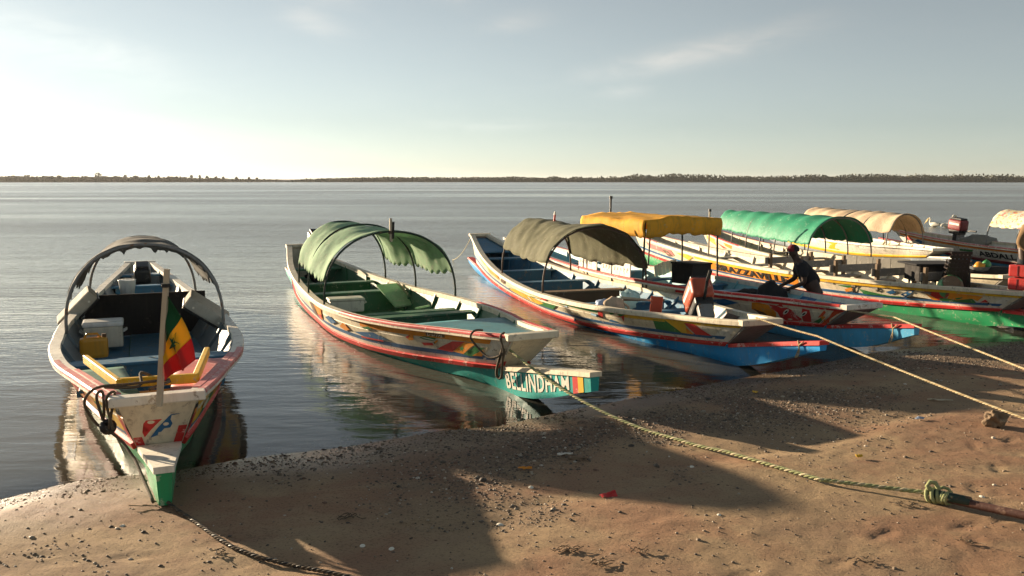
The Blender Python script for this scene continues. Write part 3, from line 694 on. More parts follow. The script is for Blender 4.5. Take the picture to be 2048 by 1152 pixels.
# decal outlines, in metres back from the bow edge and fraction of the planking height
DEC = {
'B': [('red',[(1.208,.39),(.925,.714),(.694,.744),(.899,.354)]),('orange',[(.694,.744),(.488,.73),(.668,.339),(.874,.379)]),('green',[(.488,.645),(.308,.62),(.488,.29),(.668,.323)]),('orange',[(.488,.33),(.315,.566),(.315,.335)]),
  ('red',[(1.49,.554),(1.285,.585),(1.259,.504),(1.439,.46)]),('green',[(1.542,.714),(1.439,.778),(1.233,.758),(1.259,.652),(1.439,.666)]),('white',[(1.5,.72),(1.44,.74),(1.24,.70),(1.25,.67)]),('orange',[(1.259,.616),(1.208,.704),(1.182,.682),(1.233,.558)]),('black',[(1.27,.63),(1.255,.63),(1.225,.56),(1.24,.56)]),
  ('orange',[(1.798,.67),(1.696,.799),(1.644,.785),(1.644,.601),(1.721,.575)]),('red',[(1.798,.67),(1.696,.777),(1.747,.64)]),('blue',[(3.16,.483),(2.543,.635),(2.184,.463),(2.672,.363)]),('green',[(2.826,.733),(2.646,.814),(2.543,.74),(2.749,.682)]),('red',[(2.929,.40),(2.338,.42),(2.312,.37),(2.929,.34)]),
  ('orange',[(5.19,.796),(4.573,.828),(4.753,.361),(5.0,.34)]),('brown',[(5.704,.767),(5.241,.821),(5.138,.372),(5.498,.34)]),('red',[(5.1,.45),(4.65,.60),(4.856,.34),(5.0,.34)]),('blue',[(4.4,.6),(4.1,.75),(3.8,.6),(4.1,.45)]),('orange',[(3.7,.5),(3.5,.7),(3.3,.5),(3.5,.4)])],
'C': [('green',[(1.522,.808),(1.301,.837),(.885,.346),(1.135,.34),(1.411,.379)]),('yellow',[(1.301,.837),(.941,.86),(.747,.34),(.885,.34)]),('red',[(.941,.802),(.775,.818),(.315,.36),(.609,.345)]),('orange',[(.858,.613),(.636,.345),(.775,.335)]),
  ('green',[(3.819,.922),(2.656,.896),(2.712,.781),(3.846,.826)]),('red',[(2.684,.835),(2.573,.857),(2.573,.552),(2.684,.577)]),('green',[(2.435,.9),(2.241,.93),(2.38,.78)]),('blue',[(2.38,.565),(2.241,.478),(2.158,.42),(2.435,.44)]),('red',[(2.297,.703),(2.075,.837),(2.075,.54),(2.131,.738)]),('green',[(2.241,.87),(2.048,.9),(2.158,.758)]),
  ('orange',[(5.175,.93),(4.43,.93),(4.54,.80),(5.23,.85)]),('red',[(4.6,.93),(4.29,.93),(4.4,.76),(4.6,.8)]),('green',[(6.863,.479),(4.593,.80),(4.704,.749),(7.112,.36)]),('green',[(4.566,.653),(3.985,.684),(4.234,.38),(4.926,.35)]),('yellow',[(6.475,.624),(5.313,.69),(4.566,.564),(4.926,.36),(5.977,.35),(6.946,.38)]),('black',[(5.3,.66),(5.25,.66),(5.1,.42),(5.15,.42)]),('black',[(5.6,.62),(5.55,.63),(5.4,.42),(5.45,.42)]),('white',[(5.5,.58),(5.35,.6),(5.25,.45),(5.4,.45)]),
  ('green',[(6.614,.93),(5.0,.90),(5.1,.84),(6.807,.84)]),('brown',[(7.222,.891),(6.89,.93),(7.25,.532),(7.499,.584)]),('orange',[(8.9,.8),(7.7,.86),(7.6,.6),(8.6,.55)]),('yellow',[(9.8,.9),(8.9,.93),(8.9,.7),(9.7,.7)])],
'D': [('orange',[(1.589,.764),(1.504,.789),(1.277,.734),(1.05,.437),(.993,.208),(1.22,.261),(1.532,.487)]),('red',[(1.277,.767),(1.135,.746),(1.021,.666),(.936,.717),(.823,.643),(.653,.43),(.482,.256),(.511,.148),(.766,.12),(.936,.276),(1.021,.445),(1.192,.608)]),('red',[(.653,.756),(.511,.721),(.369,.396),(.284,.152),(.426,.154),(.567,.453)]),
  ('redorange',[(.17,.90),(.0,.93),(.0,.037),(.09,.10),(.10,.5)]),('redorange',[(.284,.769),(.227,.696),(.199,.5),(.255,.393)]),('orange',[(.227,.503),(.142,.473),(.085,.24),(.199,.335)]),('green',[(.257,.157),(.199,.411),(.10,.20),(.12,.12)]),('brown',[(1.504,.522),(1.248,.379),(1.135,.207),(1.22,.143)]),('red',[(1.078,.86),(1.05,.815),(.993,.722),(1.135,.746)]),
  ('blue',[(3.2,.9),(1.1,.93),(1.1,.86),(3.2,.83)]),('blue',[(2.4,.7),(2.1,.5),(1.8,.7),(2.1,.8)]),('green',[(3.4,.7),(3.0,.45),(2.7,.5),(3.0,.75)])],
'E': [('orange',[(7.831,.435),(7.297,.93),(6.615,.93),(5.932,.93),(5.0,.90),(4.3,.88),(4.3,.36),(5.547,.34),(6.585,.34),(7.89,.34)]),('blue',[(1.928,.494),(1.809,.753),(1.72,.766),(1.75,.561),(1.809,.361)]),('black',[(1.78,.399),(1.691,.455),(1.453,.401),(1.335,.35),(1.78,.34)]),('orange',[(1.602,.78),(1.424,.572),(1.157,.34),(1.305,.34)]),('red',[(1.572,.78),(1.127,.76),(1.097,.616),(1.186,.415),(1.186,.345)]),
  ('green',[(1.216,.472),(1.008,.48),(.86,.386),(.771,.66),(.653,.556),(.534,.382),(.54,.33),(1.157,.33)]),('orange',[(1.127,.787),(.534,.731),(.534,.459),(.653,.573),(.771,.678),(.89,.426),(1.068,.473)]),('red',[(.475,.391),(.445,.575),(.336,.426)]),('black',[(.356,.346),(.330,.453),(.31,.343)]),('blue',[(2.225,.567),(2.106,.713),(2.017,.596),(2.106,.462)]),('black',[(2.432,.592),(2.373,.658),(2.314,.598),(2.373,.522)]),
  ('black',[(2.877,.76),(2.788,.77),(2.848,.588),(2.818,.36),(2.907,.365),(2.877,.576)]),('orange',[(3.085,.511),(2.937,.648),(2.907,.453),(3.055,.36)]),('green',[(2.788,.605),(2.67,.405),(2.492,.377),(2.314,.44),(2.106,.393),(1.898,.407),(1.898,.36),(2.136,.342),(2.343,.36),(2.64,.343)]),('green',[(3.292,.694),(2.966,.733),(2.937,.619),(3.114,.621)]),
  ('pink',[(11.2,.8),(9.6,.85),(9.5,.55),(11.0,.5)]),('yellow',[(9.3,.8),(8.7,.55),(8.4,.8),(8.7,.9)]),('brown',[(10.2,.7),(9.9,.4),(9.6,.5),(9.8,.75)])],
'H': [('green',[(7.461,.569),(6.903,.649),(6.979,.48),(7.487,.417)]),('red',[(9.9,.545),(9.618,.764),(9.4,.55),(9.7,.40)]),('blue',[(9.417,.512),(9.187,.71),(8.935,.561),(9.165,.367)]),('orange',[(10.0,.86),(5.0,.90),(5.0,.78),(10.0,.72)]),('red',[(10.0,.94),(4.5,.94),(4.5,.86),(10.0,.84)])],
'F': [('yellow',[(10.2,.854),(9.612,.841),(9.7,.40),(10.25,.60)]),('red',[(9.5,.669),(8.9,.514),(9.2,.42)]),('orange',[(9.0,.9),(8.414,.9),(8.6,.6),(8.95,.66)]),('orange',[(8.2,.5),(5.5,.45),(5.5,.34),(8.2,.34)])],
}
def star_poly(d, t, rd, rt, n=5):
    return [(d + rd * (1 if i % 2 == 0 else .42) * math.sin(i * math.pi / n), t + rt * (1 if i % 2 == 0 else .42) * math.cos(i * math.pi / n)) for i in range(2 * n)]
def ell(d, t, rd, rt, n=12): return [(d + rd * math.cos(2 * math.pi * i / n), t + rt * math.sin(2 * math.pi * i / n)) for i in range(n)]

# ---- boat A: bow towards the camera on the left, flag at the bow
A = Boat('leftmost pirogue, bow run up on the sand, with a ragged grey canopy', grp, bx=-2.52, by=6.168, th=-1.166, L=11.362, w=.989, wb=.292, ws0=.242, zb=.647, zm=.478, zs=.633, rake=.266, zSb=.248, zSm=.098, kS=.754, bl=.822, zt=.402, zk=.061, kx=.428, tipb=.255, prof=[.27, .52, .76, .92, .91, .80, .545, .385, .27])
A.hull(CREAM, P_['innergrey'], P_['hullgreen'], WHITE, P_['red'], CREAM, WHITE, P_['innerblue'], gunstripe=(P_['pink'], .80, 1.0))
for sd in (-1, 1):
    A.paint_side([('white', [(0, .08), (9, .08), (9, .2), (0, .2)]), ('blue', [(.12, .19), (9, .19), (9, .30), (.12, .30)]), ('yellow', [(.12, .30), (6, .30), (6, .80), (.12, .86)]), ('green', [(.35, .32), (.8, .32), (1.0, .6), (.7, .7)]), ('red', [(1.3, .4), (1.7, .36), (2.0, .7), (1.6, .8)]), ('orange', [(.9, .5), (1.2, .4), (1.35, .7), (1.1, .82)]),
      ('blue', [(2.1, .6), (2.5, .35), (2.9, .6), (2.5, .8)]), ('green', [(3.2, .35), (3.7, .35), (3.9, .8), (3.4, .8)]), ('red', [(4.3, .6), (4.7, .35), (5.1, .6), (4.7, .8)]), ('cream', ell(.55, .55, .14, .10)), ('red', [(0, 0), (.11, 0), (.10, .62), (0, .62)]), ('orange', [(0, .62), (.10, .62), (.10, .72), (0, .72)]), ('black', [(0, .72), (.10, .72), (.10, .82), (0, .82)])], sd)
def on_transom(b, a, t, off=.0):
    g, q = b.G(1), b.S(1); p = q + (g - q) * t; return Vector((p[0] + .0225 + off, a * p[1], p[2]))
def transom_paint(b, items):
    mb = MB(); names = []; k = 0
    for i, (cn, poly) in enumerate(items):
        if cn not in names: names.append(cn)
        v, f = poly_split(poly, .3); mb.add([on_transom(b, x, y, .002 + .001 * i) for x, y in v], f, names.index(cn))
    return mb.build('painted_emblem', [P_[c] for c in names], b.tran)
transom_paint(A, [('red', [(-1, 0), (-.62, 0), (-.72, .60), (-1, .62)]), ('orange', [(-1, .62), (-.72, .60), (-.74, .70), (-1, .72)]), ('black', [(-1, .72), (-.74, .70), (-.76, .80), (-1, .80)]), ('red', [(-1, .84), (-.80, .84), (-.82, .93), (-1, .93)]),
  ('red', [(1, 0), (.62, 0), (.72, .60), (1, .62)]), ('orange', [(1, .62), (.72, .60), (.74, .70), (1, .72)]), ('black', [(1, .72), (.74, .70), (.76, .80), (1, .80)]), ('red', [(1, .84), (.80, .84), (.82, .93), (1, .93)]),
  ('red', [(-.56, .20), (.22, .64), (.46, .80), (.12, .77), (-.06, .73), (-.10, .66), (-.36, .60), (-.50, .51), (-.46, .43), (-.36, .39), (-.38, .33), (-.60, .32)]), ('cream', ell(-.25, .53, .12, .038)),
  ('blue', [(-.36, .18), (.64, .84), (.64, .66), (.40, .64), (.38, .55), (.46, .46), (.40, .37), (.18, .36), (.08, .29), (-.02, .29), (-.06, .22)]), ('cream', ell(.24, .46, .10, .038))])
A.deck(.835, .993, P_['deckgreen'], .022, 'side_deck', -1, -.36); A.deck(.825, .993, P_['pink'], .022, 'side_deck', .30, 1)
for sd in (-1, 1): A.sweep('gunwale_paint', P_['pink'], .83 if sd > 0 else .86, .985, [(-.066, .037), (-.010 if sd > 0 else -.03, .037), (-.010 if sd > 0 else -.03, .028), (-.066, .028)], sd)
A.deck(.955, .994, P_['orange'], .026, 'foredeck', -.43, .39)
for a, c in (((172, 716), (238, 765)), ((414, 700), (392, 752)), ((238, 763), (392, 753))):
    p, q = A.lp(*a, .66), A.lp(*c, .66); d = (q - p); R = Matrix.Rotation(math.atan2(d.y, d.x), 3, 'Z')
    MB().rbox((p + q) / 2 + Vector((0, 0, -.012)), (d.length + .03, .045, .075), .006, 1, R).build('coaming', P_['yellow'], A.root)
A.thwart(.868, P_['innerblue'], .16, .13); A.thwart(.775, P_['innerblue'], .24, .08, P_['innerblue']); A.thwart(.70, P_['innerblue'], .16, .2)
A.thwart(.30, P_['innerblue'], .2, .08); A.thwart(.20, P_['innerblue'], .2, .08, P_['innerblue']); A.thwart(.10, P_['innerblue'], .3, .05)
A.hoopw = .92
A.hoops([.40, .625], [1.40, 1.46], P_['steel'], .018)
A.canopy(.415, .615, (1.405, 1.45), .52, math.pi - .50, P_['canvas_grey'], 2, .05, .10, 13, .05, seed=3, tear=.22)
rows = []
for ph in np.linspace(.42, math.pi - .40, 90):
    p0 = A.hoop(.615, ph, 1.45, 1.035); dn = .05 + .05 * abs(fbm(ph * 6, 4.4)) + .035 * (random.random() if random.random() < .35 else 0) + (.10 * max(0, abs(math.cos(ph)) - .72) / .28)
    rows.append([p0, p0 + Vector((.015, 0, -dn * .5)), p0 + Vector((.01 * fbm(ph * 9, 1.), 0, -dn))])
mb = MB(); mb.grid(rows); mb.build('frayed_hem', P_['canvas_grey'], A.root, True)
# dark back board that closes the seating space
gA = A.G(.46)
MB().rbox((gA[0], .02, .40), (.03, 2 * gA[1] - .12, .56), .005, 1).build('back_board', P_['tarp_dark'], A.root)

# ---- boat B: teal beak with its name
B = Boat('pirogue with a teal beak and a pale green arched canopy, second from the left', grp, bx=.208, by=8.742, th=-1.107, L=10.251, w=1.068, wb=.258, ws0=.172, zb=.641, zm=.447, zs=.861, rake=.436, zSb=.262, zSm=.045, kS=.823, bl=1.175, zt=.507, zk=.022, kx=.447, tipb=.175)
B.hull(CREAM, P_['innergreen'], P_['teal'], CREAM, P_['red'], P_['greyblue'] if 0 else CREAM, CREAM, P_['innergreen'], gunstripe=(P_['red'], .66, .995))
B.paint_side(B.frame() + [('orange', [(.27, .76), (2.9, .74), (2.9, .90), (.27, .90)]), ('brown', [(1.42, .80), (1.08, .80), (1.10, .93), (1.44, .93)])] + DEC['B'] + [('green', star_poly(.70, .53, .055, .115))])
def strokes(b, d0, d1, t0, t1, n, mat, w=.012, seed=1, name='faded_writing'):
    rnd = random.Random(seed); it = []
    for i in range(n):
        d = d0 + (d1 - d0) * (i + .5) / n; dx = (d1 - d0) / n * rnd.uniform(-.3, .3); ta, tb = t0 + (t1 - t0) * rnd.uniform(0, .25), t1 - (t1 - t0) * rnd.uniform(0, .25)
        it.append((mat, [(d, ta), (d - w, ta), (d - w + dx, tb), (d + dx, tb)]))
        if rnd.random() < .5: tm = rnd.uniform(ta, tb); it.append((mat, [(d, tm), (d - abs(d1 - d0) / n * .8, tm), (d - abs(d1 - d0) / n * .8, tm + .03), (d, tm + .03)]))
    b.paint_side(it, -1, name, 30)
strokes(B, 1.40, 1.12, .81, .92, 7, 'cream', .010, 4)
B.deck(.80, .992, P_['deckteal'], .012)
v, f = text_mesh('BELLINDHAM', .022, 1.13)
x0 = B.xs1 + .07; mesh_obj('lettering', [B.low(x0 + 1.20 * x, .24 + .62 * y - .02 * x, .005) for x, y in v], f, P_['white'], B.keel)
for xa, cn in ((1.33, 'red'), (1.415, 'yellow')):
    A_ = [[B.low(B.xs1 + xa + du, v_, .004) for v_ in np.linspace(.02, .93, 6)] for du in (0, .085)]
    mb = MB(); mb.grid(A_); mb.build('painted_stripe', P_[cn], B.keel)
transom_paint(B, [('red', [(1, 0), (.78, 0), (.84, .62), (1, .62)]), ('orange', [(1, .62), (.84, .62), (.85, .73), (1, .73)]), ('black', [(1, .73), (.85, .73), (.86, .83), (1, .83)]), ('red', [(-1, 0), (-.78, 0), (-.84, .62), (-1, .62)]), ('orange', [(-1, .62), (-.84, .62), (-.85, .73), (-1, .73)])])
B.thwart(.66, P_['innergreen'], .22, .10, P_['innergreen']); B.thwart(.60, P_['innergreen'], .2, .14); B.thwart(.40, P_['innergreen'], .24, .08, P_['innergreen']); B.thwart(.30, P_['innergreen'], .2, .08, P_['darkgreen']); B.thwart(.16, P_['innergreen'], .26, .08)
B.hoops([.335, .447, .58], [1.50, 1.50, 1.46], P_['darksteel'], .016)
B.canopy(.335, .578, (1.49, 1.45), .34, math.pi - .36, P_['canvas_green'], 3, .075, .055, 13, .06, seed=9)
# loose side flap of the far side
# ---- boat C
C_ = Boat('blue-keeled pirogue with an olive canopy and a blue interior', grp, bx=2.864, by=10.04, th=-1.237, L=11.041, w=1.045, wb=.243, ws0=.218, zb=.569, zm=.36, zs=.923, rake=.467, zSb=.244, zSm=.035, kS=.752, bl=1.075, zt=.541, zk=.0, kx=.122, tipb=.102)
C_.hull(CREAM, P_['innerblue'], P_['hullblue'], CREAM, P_['red'], P_['greywood'], P_['red'], P_['innerblue'])
C_.paint_side(C_.frame() + [('yellow', [(.02, .78), (2.2, .74), (2.2, .91), (.02, .91)])] + DEC['C'])
strokes(C_, 3.80, 3.35, .42, .62, 6, 'white', .03, 8, 'painted_script')
C_.thwart(.66, P_['innerblue'], .24, .08, P_['innerblue']); C_.thwart(.52, P_['wood'], .22, .06, P_['brown']); C_.thwart(.40, P_['innerblue'], .22, .06, P_['innerblue']); C_.thwart(.28, P_['innerblue'], .22, .06, P_['innerblue']); C_.thwart(.17, P_['innerblue'], .22, .05); C_.thwart(.74, P_['innerblue'], .2, .12)
C_.deck(.012, .12, P_['innerblue'], .05, 'stern_deck')
A_ = [[C_.P(s, t, 1, -.042) for t in (.35, .92)] for s in np.linspace(.80, .985, 10)]
mb = MB(); mb.grid(A_); mb.build('inner_plank', P_['white'], C_.root)
A_ = [[C_.P(s, t, 1, -.046) for t in (.37, .90)] for s in np.linspace(.875, .915, 4)]
mb = MB(); mb.grid(A_); mb.build('painted_square', P_['black'], C_.root)
C_.hoopw = .96
C_.hoops([.34, .585], [1.44, 1.42], P_['brownsteel'], .017)
C_.canopy(.335, .59, (1.46, 1.43), .44, math.pi - .30, P_['canvas_olive'], 2, .05, .03, 5, .09, seed=15)
# ---- boat D
D_ = Boat('pirogue with a flat yellow awning and two red birds painted at the bow', grp, bx=4.521, by=11.291, th=-1.166, L=11.321, w=.86, wb=.274, ws0=.268, zb=.572, zm=.486, zs=.763, rake=.505, zSb=.26, zSm=.05, kS=.751, bl=.855, zt=.472, zk=.047, kx=.497, tipb=.128)
D_.hull(CREAM, P_['paleblue'], P_['lightblue'], WHITE, P_['red'], P_['greywood'], P_['red'], P_['innerblue'], gunstripe=(P_['red'], .02, .99), rub=(P_['red'], .90, .72))
D_.paint_side([('white', [(0, .08), (1.7, .08), (1.7, .16), (0, .16)]), ('redorange', [(0, .0), (1.3, .0), (1.3, .10), (0, .10)])] + DEC['D'] + [('white', ell(.88, .53, .042, .13)), ('black', ell(.875, .53, .020, .07)), ('white', ell(.54, .53, .042, .13)), ('black', ell(.535, .53, .020, .07)), ('cream', ell(.70, .22, .05, .035)), ('white', [(.135, .10), (.12, .10), (.15, .9), (.17, .9)])])
for i, s in enumerate((.30, .44, .56, .66, .74)): D_.thwart(s, P_['innerblue'], .22, .08, P_['innerblue'] if i % 2 else None)
for s0, s1 in ((.86, .90), (.93, .965)):
    A_ = [[D_.P(s, t, 1, -.046) for t in (.30, .88)] for s in np.linspace(s0, s1, 4)]
    mb = MB(); mb.grid(A_); mb.build('painted_square', P_['blue'], D_.root)
def awning(b, s0, s1, z, drop, mat, mat_post):
    g0, g1 = b.G(s0), b.G(s1); x0, x1 = g0[0], g1[0]; yw = max(g0[1], g1[1]) - .02; nu, nv = 30, 26; top = []
    for i in range(nu + 1):
        u = i / nu; row = []
        for j in range(nv + 1):
            q = j / nv * 2 - 1; zz = z + .05 * (1 - q * q) - .05 * math.sin(math.pi * u) * (1 - q * q) * .5 + .03 * fbm(u * 4, q * 3, 5.5)
            row.append(Vector((x0 + (x1 - x0) * u, q * yw, zz)))
        top.append(row)
    mb = MB(); mb.grid(top)
    for edge, n_ in ((top[-1], Vector((1, 0, 0))), (top[0], Vector((-1, 0, 0))), ([r[0] for r in top], Vector((0, -1, 0))), ([r[-1] for r in top], Vector((0, 1, 0)))):
        rows = []
        for k, p in enumerate(edge):
            tt = abs(((k / (len(edge) - 1) * 7) % 1) - .5) * 2; d = drop * (1 - .07 * tt + .08 * fbm(k * .7, n_.x * 3 + n_.y * 7))
            rows.append([p + n_ * (.035 * math.sin(math.pi * min(1, f_ * 1.2)) + .015 * fbm(k * .5, f_ * 2, n_.y)) - Vector((0, 0, d * f_)) for f_ in (0, .25, .5, .75, 1)])
        mb.grid(rows)
    o = mb.build('awning', mat, b.root, True); md = o.modifiers.new('solid', 'SOLIDIFY'); md.thickness = .006
    for s in (s0 + .006, (s0 + s1) / 2, s1 - .006):
        for sd in (-1, 1):
            g = b.G(s); MB().tube([(g[0], sd * (g[1] - .02), g[2] - .1), (g[0], sd * (yw - .03), z - .02)], .017, 6).build('post', mat_post, b.root)
awning(D_, .44, .64, 1.52, .31, P_['canvas_yellow'], P_['darksteel'])
# ---- boat E
E_ = Boat('longest pirogue at the right with an orange rail, a green beak and bench posts', grp, bx=7.481, by=12.508, th=-1.226, L=11.835, w=.881, wb=.262, ws0=.255, zb=.587, zm=.46, zs=.755, rake=.464, zSb=.291, zSm=.095, kS=.744, bl=.999, zt=.331, zk=.068, kx=.156, tipb=.202, bls=.6)
E_.hull(CREAM, P_['cream'], P_['hullgreen'], CREAM, P_['red'], P_['greywood'], P_['red'], P_['greywood'], rub=(P_['yellow'], .87, .30), gunstripe=(P_['pink'], 0, .13))
E_.paint_side(E_.frame() + DEC['E'] + [('white', ell(1.78, .684, .03, .05)), ('white', ell(1.839, .531, .025, .045))])
E_.deck(.90, .992, P_['greywood'], .015)
E_.letters('BRAZZAVILLE', 7.32, 4.60, .40, .78, 'black', off=.035)
for i, s in enumerate((.30, .42, .54, .62, .70, .78, .86)):
    E_.thwart(s, P_['greywood'], .26, .10); g = E_.G(s)
    if s > .5:
        for yy in (-.62, .62): MB().box((g[0] - .12, yy * g[1], g[2] + .05), (.05, .06, .46)).build('seat_post', P_['wood'], E_.root)
        MB().box((g[0] - .16, 0, g[2] + .13), (.022, 1.5 * g[1], .13)).build('seat_back', P_['greywood'], E_.root)
# ---- boat F
F_ = Boat('pirogue with a long emerald green tunnel canopy behind the bench boat', grp, bx=8.504, by=14.876, th=-1.281, L=10.394, w=.916, wb=.278, ws0=.256, zb=.568, zm=.426, zs=.765, rake=.398, zSb=.3, zSm=.1, kS=.749, bl=1., zt=.331, zk=.06, kx=.399, tipb=.2, bls=1.1)
F_.hull(CREAM, P_['cream'], P_['greyblue'], CREAM, P_['orange'], P_['greywood'], CREAM, P_['greywood'], gunstripe=(P_['red'], 0, .24))
F_.paint_side(DEC['F'])
v, f = text_mesh('STERI', .02); mesh_obj('lettering', [F_.low(F_.xt0 + .55 + .75 * x, .45 + .5 * y, .006) for x, y in v], f, P_['white'], F_.keel)
F_.hoops([.11, .19, .27, .34, .41, .48, .55], 1.36, P_['steel'], .017)
F_.canopy(.10, .555, (1.37, 1.38), .36, math.pi - .36, P_['canvas_emerald'], 7, .03, .03, 22, .025, seed=21)
for s in (.3, .42, .54, .64, .72, .8): F_.thwart(s, P_['greywood'], .26, .08)
F_.deck(.86, .99, P_['tarp_dark'], .03)
g0, g1 = F_.G(.68), F_.G(.80)
for k in range(4):
    a, c = F_.P(.66 + k * .04, 1.05, -1), F_.P(.66 + (k + .97) * .04, 1.05, -1); d = c - a; R = Matrix.Rotation(math.atan2(d.y, d.x), 3, 'Z')
    MB().box((a + c) / 2 + Vector((0, .05, .10)), (d.length, .018, .24), R).build('side_board', P_['grey_board'], F_.root)
# ---- boat G
G_ = Boat('white pirogue under a tan canopy behind the emerald canopy', grp, bx=10.7, by=22.0, th=-1.40, L=9.2, w=.86, wb=.26, ws0=.25, zb=.46, zm=.42, zs=.62, rake=.4, zSb=.26, zSm=.1, kS=.75, bl=.5, zt=.31, zk=.06, kx=.3, tipb=.18)
G_.hull(WHITE, P_['cream'], P_['greyblue'], WHITE, P_['yellow'], P_['greywood'], WHITE, P_['greywood'])
G_.paint_side([('yellow', [(3.6, .2), (4.3, .2), (4.3, .9), (3.6, .9)])])
G_.hoops([.33, .46, .59, .72, .83], 1.27, P_['steel'], .017)
G_.canopy(.32, .84, (1.30, 1.28), .40, math.pi - .36, P_['canvas_tan'], 8, .04, .02, 10, .05, seed=27)
for s in (.3, .5, .7): G_.thwart(s, P_['greywood'], .26, .08)
# ---- boat H
H_ = Boat('pirogue at the right edge with black letters on white and a floral canopy', grp, bx=14.851, by=17.02, th=-1.255, L=10.126, w=.913, wb=.27, ws0=.25, zb=.622, zm=.454, zs=.667, rake=.4, zSb=.3, zSm=.09, kS=.75, bl=1., zt=.33, zk=.06, kx=.4, tipb=.2, bls=.9)
H_.hull(WHITE, P_['white'], P_['lightblue'], CREAM, P_['maroon'], P_['greywood'], P_['red'], P_['greywood'], gunstripe=(P_['pink'], 0, .5))
H_.paint_side(DEC['H'])
H_.letters('ABDALLAH', 6.74, 4.95, .30, .66, 'black', off=.03)
for s in (.25, .4, .55, .7): H_.thwart(s, P_['greywood'], .26, .08)
H_.hoops([.37, .47, .57], 1.40, P_['steel'], .017)
H_.canopy(.372, .60, (1.40, 1.42), .55, math.pi - .45, P_['floral'], 3, .03, .03, 8, .04, seed=33)

# ------------------------------------------------------------------ things carried in and on the boats
def place(b, px, py, z, dz=0): 
    p = at(px, py, z); return p

def cooler(name, label, loc, rz, size, body, lid, cat='cooler', handle=True):
    t = thing(name, label, cat, loc, rz); w, d, h = size
    MB().rbox((0, 0, h * .40), (w * .94, d * .94, h * .80), .02, 2).build('body', body, t); MB().rbox((0, 0, h * .90), (w, d, h * .20), .025, 2).build('lid', lid, t)
    if handle:
        for sx in (-1, 1): MB().tube([(sx * w * .48, -d * .2, h * .55), (sx * (w * .5 + .03), -d * .2, h * .62), (sx * (w * .5 + .03), d * .2, h * .62), (sx * w * .48, d * .2, h * .55)], .01, 5).build('handle', lid, t)
    return t

def outboard(label, loc, rz, tilt, cowl, dark, stripe=True, scale=1.0):
    t = thing('outboard_motor', label, 'outboard motor', loc, rz); t.rotation_euler = (0, tilt, rz); t.scale = (scale,) * 3
    mb = MB(); mb.rbox((0, 0, .30), (.50, .30, .30), .07, 3); o = mb.build('cowl', cowl, t, True); smooth_by_angle(o, 50)
    mb = MB(); mb.rbox((0, 0, .47), (.40, .24, .06), .025, 2); mb.build('cowl_top', dark, t)
    if stripe:
        for sy in (-1, 1): MB().box((.0, sy * .1515, .33), (.34, .004, .055)).build('stripe', P_['white'], t)
    mb = MB(); mb.rbox((0, 0, .10), (.40, .25, .12), .03, 2); mb.build('lower_cowl', dark, t)
    MB().rbox((.02, 0, -.22), (.17, .11, .55), .03, 2).build('leg', dark, t)
    MB().rbox((-.14, 0, -.02), (.10, .20, .26), .02, 2).build('clamp', P_['steel'], t)
    mb = MB(); mb.lathe([(.02, -.20), (.06, -.12), (.07, .05), (.03, .2)], 10, (.05, 0, -.55), Matrix.Rotation(math.pi / 2, 3, 'Y')); mb.build('gearcase', dark, t, True)
    for k in range(3):
        R = Matrix.Rotation(k * 2.094, 3, 'X'); MB().box(Vector((.26, 0, -.55)) + R @ Vector((0, 0, .08)), (.015, .08, .14), R @ Matrix.Rotation(.5, 3, 'Z')).build('propeller_blade', dark, t)
    MB().tube([(-.2, 0, .12), (-.5, .02, .2), (-.68, .02, .21)], [.022, .02, .026], 6).build('tiller', dark, t)
    return t

# boat A
p = at(188, 668, .36); k = cooler('cool_box', 'white-lidded cool box on the floor of the leftmost boat', (p.x, p.y + .25, .17), A.th + 1.57, (.46, .34, .32), P_['plastic_cream'], P_['plastic_white'])
p = at(190, 672, .40)
t = thing('jerrycan', 'orange-yellow jerrycan in front of the white-lidded cool box', 'jerrycan', (p.x + .02, p.y - .08, .16), A.th + 1.57)
MB().rbox((0, 0, .12), (.30, .15, .24), .04, 2).build('body', P_['plastic_yellow'], t); MB().tube([(-.1, 0, .23), (-.07, 0, .28), (.04, 0, .28), (.07, 0, .23)], .014, 6).build('handle', P_['plastic_yellow'], t); MB().lathe([(.025, 0), (.025, .04)], 10, (.11, 0, .235)).build('cap', P_['brown'], t)
def cushion_seat(label, p, rz, tilt):
    t = thing('seat_cushion', label, 'cushion', p, rz); t.rotation_euler = (tilt[0], tilt[1], rz)
    o = MB().rbox((0, 0, .07), (.56, .46, .15), .03, 2).build('pad', P_['cushion'], t); MB().rbox((0, 0, -.012), (.57, .47, .03), .004, 1).build('base_board', P_['black'], t)
    for x in (-.18, .18): MB().lathe([(.016, 0), (.012, .012)], 8, (x, -.235, .05), Matrix.Rotation(math.pi / 2, 3, 'X')).build('button', P_['white'], t)
cushion_seat('cream box cushion leaning on the right gunwale of the leftmost boat', at(408, 628, .52), A.th + 1.57, (.15, .62))
cushion_seat('grey cushion leaning on the left gunwale of the leftmost boat', at(163, 622, .50), A.th + 1.57, (.1, -.8))
t = thing('bucket', 'grey bucket hanging at the stern thwart of the leftmost boat', 'bucket', A.world(-A.L / 2 + 2.9, -.22, .40), 0)
MB().lathe([(.10, 0), (.13, .22), (.135, .23), (.12, .22)], 14).build('pail', P_['plastic_white'], t, True); MB().tube([(.13 * math.cos(a), 0, .22 + .1 * math.sin(a)) for a in np.linspace(0, math.pi, 9)], .006, 5).build('handle', P_['steel'], t)
outboard('dark outboard motor at the stern of the leftmost boat', A.world(-A.L / 2 + 1.3, .02, .30), A.th + math.pi, -.2, P_['outboard_dark'], P_['black'], False, .9)

